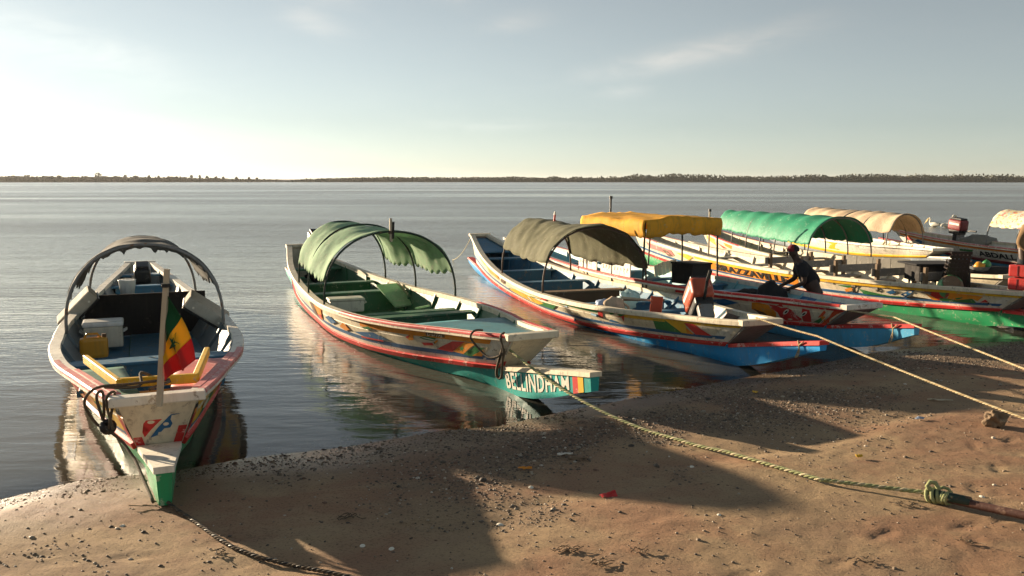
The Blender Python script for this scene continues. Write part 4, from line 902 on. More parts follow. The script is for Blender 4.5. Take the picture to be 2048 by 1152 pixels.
# flag of boat A
fp = at(318, 795, .69)
t = thing('flag', 'green, yellow and red flag on a pale wooden pole at the leftmost bow', 'flag', fp, 0)
top = Vector(atY(334, 538, fp.y + .02)) - fp
MB().tube([(0, 0, -.06), top * .5, top], [.026, .024, .022], 4).build('pole', P_['palewood'], t); MB().tube([top * .86, top * .865 + Vector((0, 0, .02))], .032, 8).build('band', P_['black'], t)
FC = [Vector(atY(*q, fp.y + dy_)) - fp for q, dy_ in (((336, 592), .02), ((318, 668), .05), ((387, 722), -.03), ((338, 760), -.05))]
def flag_pt(u, v):
    # limp cloth: v runs down the hoist, u towards the drooping fly end
    p_ = FC[0].lerp(FC[1], v).lerp(FC[2].lerp(FC[3], v), u)
    bow = math.sin(math.pi * u) * .03
    return p_ + Vector((bow * (1 - v) - .01 * math.sin(v * 9) * u, .045 * math.sin(v * 8.5 + u * 2.5) * (.35 + u), -.015 * math.sin(v * 6) * u))
for i, cn in enumerate(('flag_green', 'flag_yellow', 'flag_red')):
    A_ = [[flag_pt((i + a / 10) / 3, v_) for v_ in np.linspace(0, 1, 14)] for a in range(11)]
    mb = MB(); mb.grid(A_); o = mb.build('cloth_band', P_[cn], t, True); md = o.modifiers.new('solid', 'SOLIDIFY'); md.thickness = .003
    if cn == 'flag_yellow':
        vs = []
        for sgn in (1, -1):
            mb = MB(); pts = star_poly(.5, .5, .155, .30); 
            pp = [flag_pt(d, v_) for d, v_ in pts] + [flag_pt(.5, .5)]; off = Vector((0, -.012 * sgn, 0)); mb.add([q + off for q in pp], [(i_, (i_ + 1) % 10, 10) for i_ in range(10)]); mb.build('star', P_['flag_green'], o)

# boat B
p = at(690, 612, .38); cooler('cool_box', 'cream cool box by the near gunwale of the teal-beaked boat', (p.x, p.y + .05, .30), B.th + 1.45, (.52, .32, .20), P_['plastic_cream'], P_['plastic_cream'])
t = thing('seat_board', 'pale green board leaning against a thwart in the teal-beaked boat', 'board', at(792, 590, .34), B.th); t.rotation_euler = (0, .5, B.th + .25)
MB().rbox((0, 0, 0), (.62, .40, .03), .005, 1).build('panel', P_['canvas_green'], t); MB().box((0, .19, .03), (.62, .02, .04)).build('edge_strip', P_['palewood'], t)
outboard('black outboard motor tilted up at the stern of the teal-beaked boat', B.world(-B.L / 2 + 1.05, .15, .75), B.th + math.pi, -.35, P_['outboard_dark'], P_['black'], False, .95)
t = thing('wooden_stake', 'pale wooden stake lashed upright to the top of the pale green canopy', 'stake', B.world(*B.hoop(.58, math.pi * .5, 1.46)), B.th)
MB().tube([(0, 0, -.14), (0, .004, .10), (-.006, .0, .19)], [.024, .026, .018], 7).build('shaft', P_['palewood'], t); MB().tube([(.03, .02, -.1), (.032, .03, .14)], .016, 6).build('splint', P_['black'], t); MB().tube([(.0, 0, -.03), (.0, 0, .01)], .042, 8).build('lashing', P_['rope_brown'], t)

for i, (a_, c_, lab) in enumerate((((840, 634), (800, 618), 'left green stick lying on the floor of the teal-beaked boat'), ((832, 622), (858, 606), 'right green stick lying on the floor of the teal-beaked boat'))):
    p, q = at(*a_, .26), at(*c_, .34); t = thing('painted_stick', lab, 'stick', p, 0); MB().rbox((q - p) / 2, ((q - p).length, .035, .025), .005, 1, Matrix.Rotation(math.atan2((q - p).y, (q - p).x), 3, 'Z')).build('lath', P_['canvas_green'], t)
# boat C
outboard('rusty red outboard motor with a white stripe lying tilted in the blue boat', C_.world(C_.L / 2 - 1.45, .10, .44), C_.th + 2.9, .75, P_['outboard_red'], P_['outboard_dark'], True, 1.0)
t = thing('paddle', 'red-bladed paddle propped inside the blue boat', 'paddle', at(1312, 628, .36), 0)
MB().rbox((0, 0, .11), (.17, .02, .27), .008, 1, Matrix.Rotation(.08, 3, 'Y')).build('blade', P_['outboard_red'], t); MB().tube([(0, .02, .18), (-.45, .22, .20)], .017, 6).build('shaft', P_['palewood'], t)
def lump(name, label, cat, loc, size, mat, seed, part='body', n=3, amp=.3):
    bm = bmesh.new(); bmesh.ops.create_icosphere(bm, subdivisions=n, radius=1)
    for v_ in bm.verts:
        q = v_.co.copy(); k_ = 1 + amp * mnoise.fractal(q * 1.7 + Vector((seed, seed * 2, 0)), 1, 2, 4); v_.co = Vector((q.x * size[0] * k_, q.y * size[1] * k_, max(-.8, q.z) * size[2] * k_))
    vs = [v_.co.copy() for v_ in bm.verts]; fs = [[q.index for q in f_.verts] for f_ in bm.faces]; bm.free()
    t = thing(name, label, cat, loc, 0); mesh_obj(part, vs, fs, mat, t, True); return t
t = lump('sack', 'beige cloth sack on the near side of the blue boat', 'sack', at(1228, 612, .34), (.16, .13, .13), P_['cloth_beige'], 3, 'cloth'); MB().tube([(.12, -.05, .06), (.2, -.08, 0), (.22, -.09, -.1)], .02, 6).build('tail', P_['cloth_beige'], t)
lump('plastic_bag', 'clear pale plastic bag behind the beige sack', 'bag', at(1256, 600, .36), (.16, .14, .15), P_['bag_clear'], 5, 'film', 3, .5)
lump('plastic_bag', 'small bluish plastic bag left of the beige sack', 'bag', at(1206, 608, .36), (.10, .09, .07), P_['bag_blue'], 8, 'film', 3, .5)
t = thing('wooden_pole', 'loose brown pole lying from the sack towards the red paddle', 'pole', at(1262, 600, .42), 0); MB().tube([(-.12, 0, 0), (.12, .01, .0), (.5, .03, -.01)], [.016, .018, .02], 6).build('shaft', P_['wood'], t)
t = thing('wooden_stub', 'small red and white peg on top of the olive canopy', 'peg', C_.world(*C_.hoop(.42, math.pi * .5, 1.50)), 0)
MB().tube([(0, 0, -.06), (.01, 0, .06)], [.02, .018], 6).build('shaft', P_['red'], t); MB().tube([(.01, 0, .06), (.012, 0, .12)], [.024, .012], 6).build('tip', P_['white'], t)

# boat D
def sign_board(label, a, c, h, seed):
    p, q = D_.P(a, 1.06, -1), D_.P(c, 1.06, -1); d = q - p; ang = math.atan2(d.y, d.x); w_ = d.length
    t = thing('sign_board', label, 'sign', D_.M @ ((p + q) / 2 + Vector((0, .03, 0))), D_.th + ang)
    MB().rbox((0, 0, h / 2), (w_, .02, h), .006, 1).build('panel', P_['white'], t)
    rnd = random.Random(seed); mb = MB()
    for i in range(9):
        x = -w_ * .40 + w_ * .80 * i / 8
        if rnd.random() < .8: mb.box((x, -.0125, h * .5), (.012, .004, h * rnd.uniform(.2, .34)), Matrix.Rotation(rnd.uniform(-.4, .4), 3, 'Y'))
        if rnd.random() < .6: mb.box((x + .02, -.0128, h * .5 + rnd.uniform(-.1, .1) * h), (.035, .004, .012))
    mb.build('faded_writing', P_['brown'], t)
sign_board('left white board with faded writing on the yellow-awning boat', .41, .485, .24, 3); sign_board('right white board with faded writing on the yellow-awning boat', .50, .60, .24, 6)
t = thing('board', 'pale ribbed board leaning under the yellow awning', 'board', at(1332, 545, .46), D_.th + .3); t.rotation_euler = (.2, -.25, D_.th + 1.5)
for i in range(6): MB().box((-.2 + i * .08, 0, .1), (.076, .014, .26 - .02 * abs(i - 2))).build('slat', P_['cream'], t)
t = thing('crate', 'dark box under the front of the yellow awning', 'crate', at(1382, 566, .40), D_.th + .2)
for s_ in (-1, 1):
    MB().rbox((0, s_ * .22, .17), (.50, .02, .34), .005, 1).build('side_panel', P_['tarp_dark'], t); MB().rbox((s_ * .24, 0, .17), (.02, .42, .34), .005, 1).build('end_panel', P_['tarp_dark'], t)
MB().rbox((0, 0, .35), (.54, .48, .03), .006, 1).build('lid', P_['tarp_dark'], t)
lump('sack', 'dark sack under the bending man\'s hands in the yellow-awning boat', 'sack', at(1540, 592, .46), (.22, .20, .22), P_['darkcloth'], 12, 'cloth', 3, .25)
lump('sack', 'low dark bag on the floor left of the bending man', 'bag', at(1495, 594, .36), (.28, .16, .13), P_['tarp_dark'], 14, 'cloth', 3, .3)
t = lump('float', 'small white float hanging in the yellow-awning boat', 'float', at(1404, 552, .52), (.045, .045, .05), P_['plastic_white'], 15, 'ball', 2, .1)

# boat E
p = at(1858, 552, .30); t = thing('table', 'dark table with a wide tray top in the bench boat', 'table', E_.world(E_.xat(1856, .18, .4), .18, .16), E_.th + 1.3)
MB().rbox((0, 0, .66), (.78, .62, .03), .006, 1).build('top', P_['darkcloth'], t)
for sx in (-1, 1):
    for sy in (-1, 1): MB().tube([(sx * .24, sy * .2, 0), (sx * .22, sy * .18, .64)], .017, 6).build('leg', P_['darksteel'], t)
MB().rbox((0, -.24, .51), (.58, .015, .26), .004, 1).build('front_panel', P_['tarp_dark'], t); MB().rbox((0, .24, .51), (.58, .015, .26), .004, 1).build('back_panel', P_['tarp_dark'], t)
for sx in (-1, 1): MB().rbox((sx * .285, 0, .51), (.015, .46, .26), .004, 1).build('end_panel', P_['tarp_dark'], t)

def plastic_chair():
    t = thing('plastic_chair', '', 'chair'); m = P_['plastic_brown']
    MB().rbox((0, 0, .42), (.44, .42, .025), .01, 1).build('seat', m, t)
    for k_ in range(5):
        y = -.16 + k_ * .08; MB().box((-.235 - .04 * (1 - (y / .2)**2) * 0, y, .62), (.02, .052, .38), Matrix.Rotation(-.22, 3, 'Y')).build('back_slat', m, t)
    MB().rbox((-.275, 0, .82), (.03, .44, .07), .01, 1, Matrix.Rotation(-.22, 3, 'Y')).build('back_rail', m, t)
    for sy in (-1, 1):
        MB().rbox((-.02, sy * .225, .63), (.42, .045, .022), .006, 1).build('arm', m, t); MB().box((.19, sy * .222, .52), (.035, .03, .21)).build('arm_post', m, t)
        for sx in (-1, 1): MB().tube([(sx * .22, sy * .22, 0), (sx * .19, sy * .19, .42)], [.016, .024], 5).build('leg', m, t)
    return t
def copy_tree(o, parent=None):
    c = o.copy(); COL.objects.link(c)
    if parent is not None: c.parent = parent
    for ch in [x for x in o.children]: copy_tree(ch, c)
    return c
base = Vector((E_.xat(1908, .12, .4), 0, 0)); ch0 = plastic_chair(); nst = 6
for i in range(nst):
    o = ch0 if i == 0 else copy_tree(ch0)
    o.location = E_.world(base.x + .012 * i, .10 + .004 * i, .17 + .062 * i); o.rotation_euler = (0, 0, E_.th + 2.5); o.scale = (.70,) * 3; o['group'] = 'stacked brown plastic chairs'
    o['label'] = 'topmost brown plastic chair of the stack beside the dark table' if i == nst - 1 else ('lowest brown plastic chair of the stack beside the dark table' if i == 0 else ('second', 'third', 'fourth', 'fifth')[i - 1] + ' brown plastic chair from the bottom of the stack beside the dark table')
t = thing('barrel', 'green and tan round basket tipped over beside the stacked chairs', 'basket', E_.world(E_.xat(1900, -.22, .5), -.22, .52), E_.th); t.rotation_euler = (.9, .35, E_.th + .6)
for k_ in range(8):
    a0 = k_ * math.pi / 4; A_ = [[(r_ * math.cos(a), r_ * math.sin(a), z_) for a in np.linspace(a0, a0 + math.pi / 4, 4)] for r_, z_ in ((.13, -.17), (.175, -.10), (.195, 0), (.175, .10), (.13, .17))]
    mb = MB(); mb.grid(A_); mb.build('stave', P_['plastic_green'] if k_ % 3 else P_['wood'], t, True)
MB().lathe([(.13, .16), (.12, .175)], 14).build('lid', P_['wood'], t); MB().lathe([(.12, -.175), (.13, -.16)], 14).build('bottom', P_['wood'], t)
for i, (px, zz) in enumerate(((2024, 0), (2024, .19))):
    p = Vector((E_.xat(2030, -.12, .5), 0, 0)); t = thing('jerrycan', ('lower' if i == 0 else 'upper') + ' red jerrycan stacked at the right edge in the bench boat', 'jerrycan', E_.world(p.x, -.06, .605 + zz), E_.th + .3)
    MB().rbox((0, 0, .09), (.26, .15, .175), .025, 2).build('body', P_['plastic_red'], t); MB().box((0, -.077, .09), (.012, .006, .15)).build('rib', P_['maroon'], t); MB().tube([(-.07, 0, .17), (-.05, 0, .188), (.03, 0, .188), (.05, 0, .17)], .01, 5).build('handle', P_['black'], t)
# boat F bow load
lump('heap', 'dark covered heap on the bow of the emerald-canopy boat', 'tarpaulin', F_.world(F_.xat(1975, .10, .6), .10, .58), (.50, .22, .09), P_['tarp_dark'], 17, 'cloth', 3, .3)
t = thing('basin', 'grey basin of yellow and green bundles on the emerald-canopy boat', 'basin', F_.world(F_.xat(1958, -.1, .62), -.1, .585), F_.th)
MB().lathe([(.12, 0), (.18, .09), (.185, .095), (.16, .085)], 16).build('bowl', P_['greyblue'], t, True)
lump('bundle', 'yellow bundle in the grey basin', 'bundle', F_.world(F_.xat(1960, -.1, .7), -.1, .68), (.10, .09, .08), P_['plastic_yellow'], 18, 'cloth', 2); lump('bundle', 'green bundle behind the grey basin', 'bundle', F_.world(F_.xat(1972, .03, .7), .03, .70), (.08, .09, .09), P_['plastic_green'], 19, 'cloth', 2)
# boat H
outboard('dark red outboard motor at the stern of the boat with black letters', H_.world(-H_.L / 2 + 1.75, .35, .62), H_.th + math.pi, -.1, P_['maroon'], P_['black'], True, 1.0)
lump('heap', 'grey netting heaped behind the dark red outboard motor', 'net', H_.world(-H_.L / 2 + 2.5, .32, .46), (.5, .25, .22), P_['grey_board'], 23, 'net', 3, .4)
# slim poles that stick up behind the awnings
for px, py0, py1, Y, lab in ((1221, 392, 425, 19.0, 'thin dark pole standing up behind the yellow awning'), (1418, 418, 470, 21.0, 'thin pale pole between the yellow awning and the emerald canopy')):
    a, c = atY(px, py1, Y), atY(px, py0, Y); t = thing('mooring_pole', lab, 'pole', (a.x, a.y, -.4), 0)
    MB().tube([(0, 0, 0), (0, 0, a.z + .4), (.005, 0, c.z + .4)], .022, 6).build('shaft', P_['black'] if px == 1221 else P_['palewood'], t); MB().tube([(.005, 0, c.z + .34), (.005, 0, c.z + .4)], .035, 6).build('knob', P_['black'], t)

# ------------------------------------------------------------------ people
def skin(name, V, E_dges, mats, parent, sub=2, root=0):
    """V: list of (co, rx, ry)"""
    me = bpy.data.meshes.new(name); me.from_pydata([v_[0] for v_ in V], E_dges, []); ob = bpy.data.objects.new(name, me); COL.objects.link(ob)
    ob.modifiers.new('skin', 'SKIN'); sv = me.skin_vertices[0].data if me.skin_vertices else None
    if sv is None:
        bpy.context.view_layer.objects.active = ob; me.attributes  # pragma: no cover
    for i, v_ in enumerate(V): sv[i].radius = (v_[1], v_[2] if len(v_) > 2 else v_[1]); sv[i].use_root = (i == root)
    md = ob.modifiers.new('sub', 'SUBSURF'); md.levels = sub; md.render_levels = sub
    bpy.context.view_layer.update(); m2 = bpy.data.meshes.new_from_object(ob.evaluated_get(bpy.context.evaluated_depsgraph_get()))
    bpy.data.objects.remove(ob); m2.name = name; m2.materials.clear(); m2.materials.append(mats)
    m2.polygons.foreach_set('use_smooth', np.ones(len(m2.polygons), dtype=bool)); o = bpy.data.objects.new(name, m2); COL.objects.link(o); o.parent = parent; return o

def hand_chain(wrist, dirv, side, curl, V, E_, wi):
    """palm and five bent fingers rooted in the palm"""
    d = Vector(dirv).normalized(); s = Vector(side).normalized(); n = d.cross(s)
    V.append((Vector(wrist) + d * .06, .034, .020)); pi = len(V) - 1; E_.append((wi, pi))
    for k_, (o_, ln) in enumerate(((-.030, .068), (-.010, .078), (.010, .074), (.029, .058))):
        b_ = Vector(wrist) + d * .095 + s * o_; V.append((b_, .0095)); i0 = len(V) - 1; E_.append((pi, i0))
        m_ = b_ + d * ln * .55 + n * curl * .02; V.append((m_, .0085)); E_.append((i0, len(V) - 1)); V.append((m_ + d * ln * .30 + n * curl * .045, .0075)); E_.append((len(V) - 2, len(V) - 1))
    b_ = Vector(wrist) + d * .045 - s * .038; V.append((b_, .011)); E_.append((pi, len(V) - 1)); V.append((b_ + d * .035 - s * .022 + n * curl * .02, .010)); E_.append((len(V) - 2, len(V) - 1)); V.append((b_ + d * .065 - s * .022 + n * curl * .035, .008)); E_.append((len(V) - 2, len(V) - 1))

def person(label, loc, rz, J, shirt, legs, long_sleeve, cap=None, full_legs=False):
    """J: joints in a frame where the person faces +x, z up from loc"""
    t = thing('person', label, 'person', loc, rz); J = {k_: Vector(v_) for k_, v_ in J.items()}
    V = []; E_ = []; idx = {}
    def add(nm, r, r2=None, fr=None, co=None):
        V.append((co or J[nm], r, r2 or r)); idx[nm] = len(V) - 1
        if fr: E_.append((idx[fr], idx[nm]))
    add('pelvis', .12, .15); add('waist', .11, .135, 'pelvis', J['pelvis'].lerp(J['chest'], .45)); add('chest', .125, .16, 'waist'); add('neck', .052, .055, 'chest'); add('jaw', .062, .058, 'neck', J['neck'].lerp(J['head'], .55)); add('head', .088, .078, 'jaw'); add('crown', .070, .066, 'head', J['head'] + (J['head'] - J['neck']).normalized() * .07)
    for sd in 'lr':
        add('sh' + sd, .062, .06, 'chest'); add('el' + sd, .040, None, 'sh' + sd); add('wr' + sd, .027, .024, 'el' + sd)
        add('hip' + sd, .095, .09, 'pelvis'); add('kn' + sd, .058, None, 'hip' + sd); add('ca' + sd, .050, None, 'kn' + sd, J['kn' + sd].lerp(J['an' + sd], .3)); add('an' + sd, .036, None, 'ca' + sd); add('toe' + sd, .030, .036, 'an' + sd, J['an' + sd] + Vector((.15, 0, -.045)))
        hand_chain(J['wr' + sd], J['wr' + sd] - J['el' + sd], Vector((0, 1, 0)) if sd == 'l' else Vector((0, -1, 0)), 1, V, E_, idx['wr' + sd])
    skin('body', V, E_, P_['skin'], t, 2)
    hd = J['head']; fw = (Vector((1, 0, -.25))).normalized()
    mb = MB(); mb.lathe([(.004, 0), (.014, .012), (.017, .03), (.008, .055)], 6, hd + fw * .085 + Vector((0, 0, -.035)), None); mb.build('nose', P_['skin'], t, True)
    for sy in (-1, 1):
        mb = MB(); mb.lathe([(.002, -.012), (.011, -.006), (.012, .006), (.002, .012)], 8, hd + fw * .074 + Vector((0, sy * .032, .012))); mb.build('eye', P_['white'], t, True)
        mb = MB(); mb.rbox(hd + Vector((-.005, sy * .083, -.005)), (.035, .012, .055), .005, 1); mb.build('ear', P_['skin'], t)
    MB().rbox(hd + fw * .083 + Vector((0, 0, -.062)), (.012, .045, .012), .004, 1).build('mouth', P_['maroon'], t)
    # shirt
    V = []; E_ = []; idx = {}
    add('pelvis', .130, .160); add('waist', .128, .155, 'pelvis', J['pelvis'].lerp(J['chest'], .45)); add('chest', .145, .178, 'waist'); add('collar', .075, .08, 'chest', J['chest'].lerp(J['neck'], .75))
    for sd in 'lr':
        add('sh' + sd, .080, .078, 'chest')
        if long_sleeve: add('el' + sd, .058, None, 'sh' + sd); add('cuff' + sd, .042, None, 'el' + sd, J['el' + sd].lerp(J['wr' + sd], .9))
        else: add('slv' + sd, .068, None, 'sh' + sd, J['sh' + sd].lerp(J['el' + sd], .72))
    skin('shirt', V, E_, shirt, t, 2)
    V = []; E_ = []; idx = {}
    add('waist2', .136, .162, None, J['pelvis'] + Vector((0, 0, .03))); add('pel', .14, .17, 'waist2', J['pelvis'] - Vector((0, 0, .05)))
    for sd in 'lr':
        add('hip' + sd, .115, .11, 'pel')
        if full_legs: add('kn' + sd, .078, None, 'hip' + sd); add('hem' + sd, .062, None, 'kn' + sd, J['kn' + sd].lerp(J['an' + sd], .92))
        else: add('hem' + sd, .095, None, 'hip' + sd, J['hip' + sd].lerp(J['kn' + sd], .82))
    skin('shorts' if not full_legs else 'trousers', V, E_, legs, t, 2)
    if cap:
        mb = MB(); A_ = []
        for a in np.linspace(0, math.pi * .56, 8): A_.append([hd + Vector((.095 * math.sin(a) * math.cos(b_), .086 * math.sin(a) * math.sin(b_), .028 + .088 * math.cos(a))) for b_ in np.linspace(0, 2 * math.pi, 17)])
        mb.grid(A_); nj = 16; mb.m = [0 if (math.cos((k_ % nj + .5) / nj * 2 * math.pi) > .15) else 1 for k_ in range(len(mb.f))]; mb.build('headband_cap', [cap, P_['shirt_black']], t, True)
        MB().box(hd + Vector((.097, -.02, .055)), (.006, .055, .012), Matrix.Rotation(.5, 3, 'X')).build('tick_mark', P_['white'], t)
    return t

pl = Vector((4.60, 13.36, 0))
man = person('man in dark clothes and red cap bending between two boats over a sack', (pl.x, pl.y, 0), math.pi - .12,
  dict(pelvis=(0, 0, .56), chest=(.20, 0, .84), neck=(.29, 0, .99), head=(.345, 0, 1.105), shl=(.22, .17, .90), shr=(.22, -.17, .90), ell=(.20, .20, .66), elr=(.27, -.19, .68), wrl=(.40, .14, .56), wrr=(.46, -.10, .59), hipl=(0, .10, .50), hipr=(0, -.10, .50), knl=(.05, .11, .12), knr=(-.02, -.11, .12), anl=(-.02, .11, -.27), anr=(-.10, -.11, -.27)), P_['shirt_black'], P_['trousers'], False, P_['cap_red'])
for k_ in range(2): MB().box((.118 - .0 * k_, .12 - .05 * k_, .44), (.012, .018, .16)).build('leg_stripe', P_['stripe_cream'], man)
p2 = atY(2053, 500, 14.3)
person('person in a tan jacket and dark trousers standing at the right edge', (p2.x, p2.y, .06), E_.th + .5,
  dict(pelvis=(0, 0, .95), chest=(.02, 0, 1.28), neck=(.03, 0, 1.47), head=(.05, 0, 1.60), shl=(.02, .19, 1.38), shr=(.02, -.19, 1.38), ell=(-.06, .27, 1.12), elr=(-.06, -.27, 1.12), wrl=(.12, .24, .98), wrr=(.12, -.24, .98), hipl=(0, .10, .90), hipr=(0, -.10, .90), knl=(.02, .11, .48), knr=(0, -.11, .48), anl=(0, .12, .08), anr=(-.03, -.12, .08)), P_['shirt_tan'], P_['trousers'], True, None, True)

# ------------------------------------------------------------------ pelicans
def pelican(label, loc, rz, up):
    t = thing('pelican', label, 'bird', loc, rz, None)
    h = .62 if up else .46
    V = [((-.26, 0, .12), .03), ((-.15, 0, .13), .10), ((.0, 0, .13), .135), ((.12, 0, .14), .11), ((.20, 0, .20), .055), ((.20, 0, .32), .036), ((.17, 0, h - .12), .034), ((.20, 0, h - .03), .042), ((.25, 0, h - .03), .040)]
    skin('body', [(Vector(a), r_) for a, r_ in V], [(i, i + 1) for i in range(len(V) - 1)], P_['feather'], t, 2)
    for sy in (-1, 1):
        A_ = [[(-.30 + .40 * u, sy * (.12 + .02 * math.sin(u * 3)), .08 + .16 * v_ * math.sin(math.pi * (.15 + .8 * u))) for v_ in np.linspace(0, 1, 4)] for u in np.linspace(0, 1, 8)]
        mb = MB(); mb.grid(A_); o = mb.build('wing', P_['feather'], t, True); md = o.modifiers.new('s', 'SOLIDIFY'); md.thickness = .02
    MB().tube([(.27, 0, h - .03), (.36, 0, h - .14), (.46, 0, h - .30)], [.022, .020, .008], 6).build('bill', P_['bill'], t); MB().tube([(.28, 0, h - .06), (.35, 0, h - .18), (.42, 0, h - .26)], [.018, .034, .008], 6).build('pouch', P_['bill'], t)
pb = at(1868, 454, 0); pelican('left white pelican swimming beyond the moored boats', (pb.x, pb.y, -.02), 2.2, False)
pb = at(1876, 455, 0); pelican('right white pelican, taller neck, swimming beyond the moored boats', (pb.x + .3, pb.y - .3, -.02), -.5, True)

# ------------------------------------------------------------------ ropes, stake, beach finds
def catenary(a, c, sag, n=40):
    a, c = Vector(a), Vector(c); return [a.lerp(c, t_) - Vector((0, 0, sag * 4 * t_ * (1 - t_))) for t_ in np.linspace(0, 1, n)]
def resample(pts, step):
    out = [Vector(pts[0])]; acc = 0
    for a, c in zip(pts[:-1], pts[1:]):
        a, c = Vector(a), Vector(c); L_ = (c - a).length; k_ = max(1, int(L_ / step))
        for i in range(1, k_ + 1): out.append(a.lerp(c, i / k_))
    return out
def laid_rope(name, label, pts, r, mats, pitch=None, group=None, lay=True):
    t = thing(name, label, 'rope', pts[0], 0, group); o0 = Vector(pts[0]); P = resample([Vector(p_) - o0 for p_ in pts], r * 1.1 if lay else .05); pitch = pitch or r * 9
    if not lay:
        MB().tube(P, r, 7).build('cord', mats[0], t, True); return t
    tl = [0]
    for a, c in zip(P[:-1], P[1:]): tl.append(tl[-1] + (c - a).length)
    for k_ in range(3):
        pp = []
        for i, p_ in enumerate(P):
            tg = (P[min(i + 1, len(P) - 1)] - P[max(i - 1, 0)]).normalized(); u_ = tg.cross(Vector((0, 0, 1))).normalized(); w_ = u_.cross(tg); a = 2 * math.pi * (tl[i] / pitch + k_ / 3)
            pp.append(p_ + (u_ * math.cos(a) + w_ * math.sin(a)) * r * .52)
        MB().tube(pp, r * .56, 5).build('strand', mats[k_ % len(mats)], t, True)
    return t
def gz(x, y): return float(ground_z(np.array(x), np.array(y)))
def on_ground(px, py, dz=0.0):
    z = .2
    for _ in range(12):
        p_ = at(px, py, z); z = gz(p_.x, p_.y)
    return Vector((p_.x, p_.y, z + dz))

# green mooring line from boat B to the rusty stake
kb = B.world(B.L / 2 - .12, -.20, .50); knot = on_ground(1868, 1003, .05); lay = on_ground(1450, 912, .035); mid = on_ground(1640, 968, .03)
seg1 = catenary(kb, lay, .16, 30); pts = seg1 + [Vector((0, 0, 0)) + lay.lerp(mid, t_) * 1.0 for t_ in (.35, .7, 1.0)] + [mid.lerp(knot, t_) for t_ in (.35, .7, 1.0)]
pts = [Vector((p_.x, p_.y, max(p_.z, gz(p_.x, p_.y) + .012))) for p_ in pts]
laid_rope('mooring_rope', 'twisted green and cream rope from the teal-beaked boat to the rusty pole', pts, .014, [P_['rope_green'], P_['rope_pale'], P_['rope_green']])
q0, q1 = on_ground(1870, 1006, .045), on_ground(2120, 1066, .055)
t = thing('rusty_pole', 'rusty iron pole lying on the sand at the lower right', 'pole', q0, 0); d = q1 - q0
MB().tube([(0, 0, 0), d * .25, d * .6, d * 1.0, d * 1.6], .025, 10).build('shaft', P_['rust'], t, True); MB().tube([d * -.03 + Vector((0, 0, .008)), d * .30 + Vector((0, 0, .012))], [.034, .029], 10).build('sleeve', P_['darksteel'], t, True)
t = thing('rope_knot', 'lumpy green rope knot tied round the end of the rusty pole', 'knot', q0, 0); rnd = random.Random(2)
for k_ in range(6):
    c_ = d.normalized() * (.02 + .022 * k_ - .05); ax = d.normalized(); u_ = ax.orthogonal().normalized(); w_ = ax.cross(u_); rr = .036 + .006 * rnd.random() - .002 * k_
    MB().tube([c_ + (u_ * math.cos(a) + w_ * math.sin(a)) * rr + ax * .012 * math.sin(a + k_) for a in np.linspace(0, 2 * math.pi, 14)[:-1]], .0125, 6, closed=True).build('turn', P_['rope_green'], t, True)
MB().tube([(-.03, 0, .03), (-.05, .01, .06), (-.03, .02, .085), (.0, .01, .08), (.015, 0, .05), (.01, 0, .02)], .014, 6).build('loop', P_['rope_green'], t, True); MB().tube([(.03, .02, .04), (.06, .03, .045), (.09, .03, .035), (.11, .02, .01)], .010, 6).build('tail', P_['rope_green'], t, True)

# tan lines from boats C and D towards the right
c0 = C_.world(C_.L / 2 - .05, -.05, .62); c1 = C_.world(C_.xt - .10, 0, .575); c2 = at(2048, 824, .40); c3 = c1 + (c2 - c1) * ((c1.z - .17) / (c1.z - c2.z))
laid_rope('mooring_rope', 'tan rope over the blue beak running to the right edge, lower of two', catenary(c0, c1, .01, 8)[:-1] + [Vector((q_.x, q_.y, max(q_.z, gz(q_.x, q_.y) + .012))) for q_ in catenary(c1, c3, .05, 40)], .0105, [P_['rope_tan'], P_['rope_pale'], P_['rope_tan']])
d0 = D_.world(D_.L / 2 - .55, -.42, .56); d1 = D_.world(D_.xt - .30, -.06, .52); d2 = at(2048, 729, .42); d3 = d1 + (d2 - d1) * ((d1.z - .17) / (d1.z - d2.z))
laid_rope('mooring_rope', 'tan rope from the light blue beak to the right edge, upper of two', catenary(d0, d1, .005, 8)[:-1] + [Vector((q_.x, q_.y, max(q_.z, gz(q_.x, q_.y) + .012))) for q_ in catenary(d1, d3, .05, 40)], .0105, [P_['rope_tan'], P_['rope_pale'], P_['rope_tan']])
for b_, lab in ((C_, 'tan loop hanging from the deep blue beak'), (D_, 'tan loop hanging from the light blue beak')):
    x = b_.xt - .30; y_, z_ = b_.top(x); zb = b_.bot(x); n_ = 14
    laid_rope('rope_loop', lab, [b_.world(x + .03 * math.sin(k_ * .6), -y_ - .02 + .0 * k_, z_ + .03 - (z_ - zb + .06) * math.sin(math.pi * k_ / n_)) if k_ < n_ else b_.world(x + .10, -y_ - .02, z_ + .03) for k_ in range(n_ + 1)], .007, [P_['rope_tan']], lay=False)
# dark line from boat A beak along the sand
a0 = A.world(A.xt - .02, 0, A.zt - A.tipb + .02); ap = [a0] + [on_ground(*p_, .016) for p_ in ((352, 1026), (392, 1052), (432, 1076), (470, 1098), (520, 1118), (580, 1134), (650, 1150), (740, 1172))]
ap = [q_ for q_ in resample(ap, .12)]; ap = [Vector((p_.x + .01 * math.sin(i * .7), p_.y + .01 * math.cos(i * .5), max(p_.z, gz(p_.x, p_.y) + .012))) for i, p_ in enumerate(ap)]
laid_rope('mooring_rope', 'dark wet rope running from the leftmost beak across the sand', ap, .012, [P_['rope_brown'], P_['black'], P_['rope_brown']])
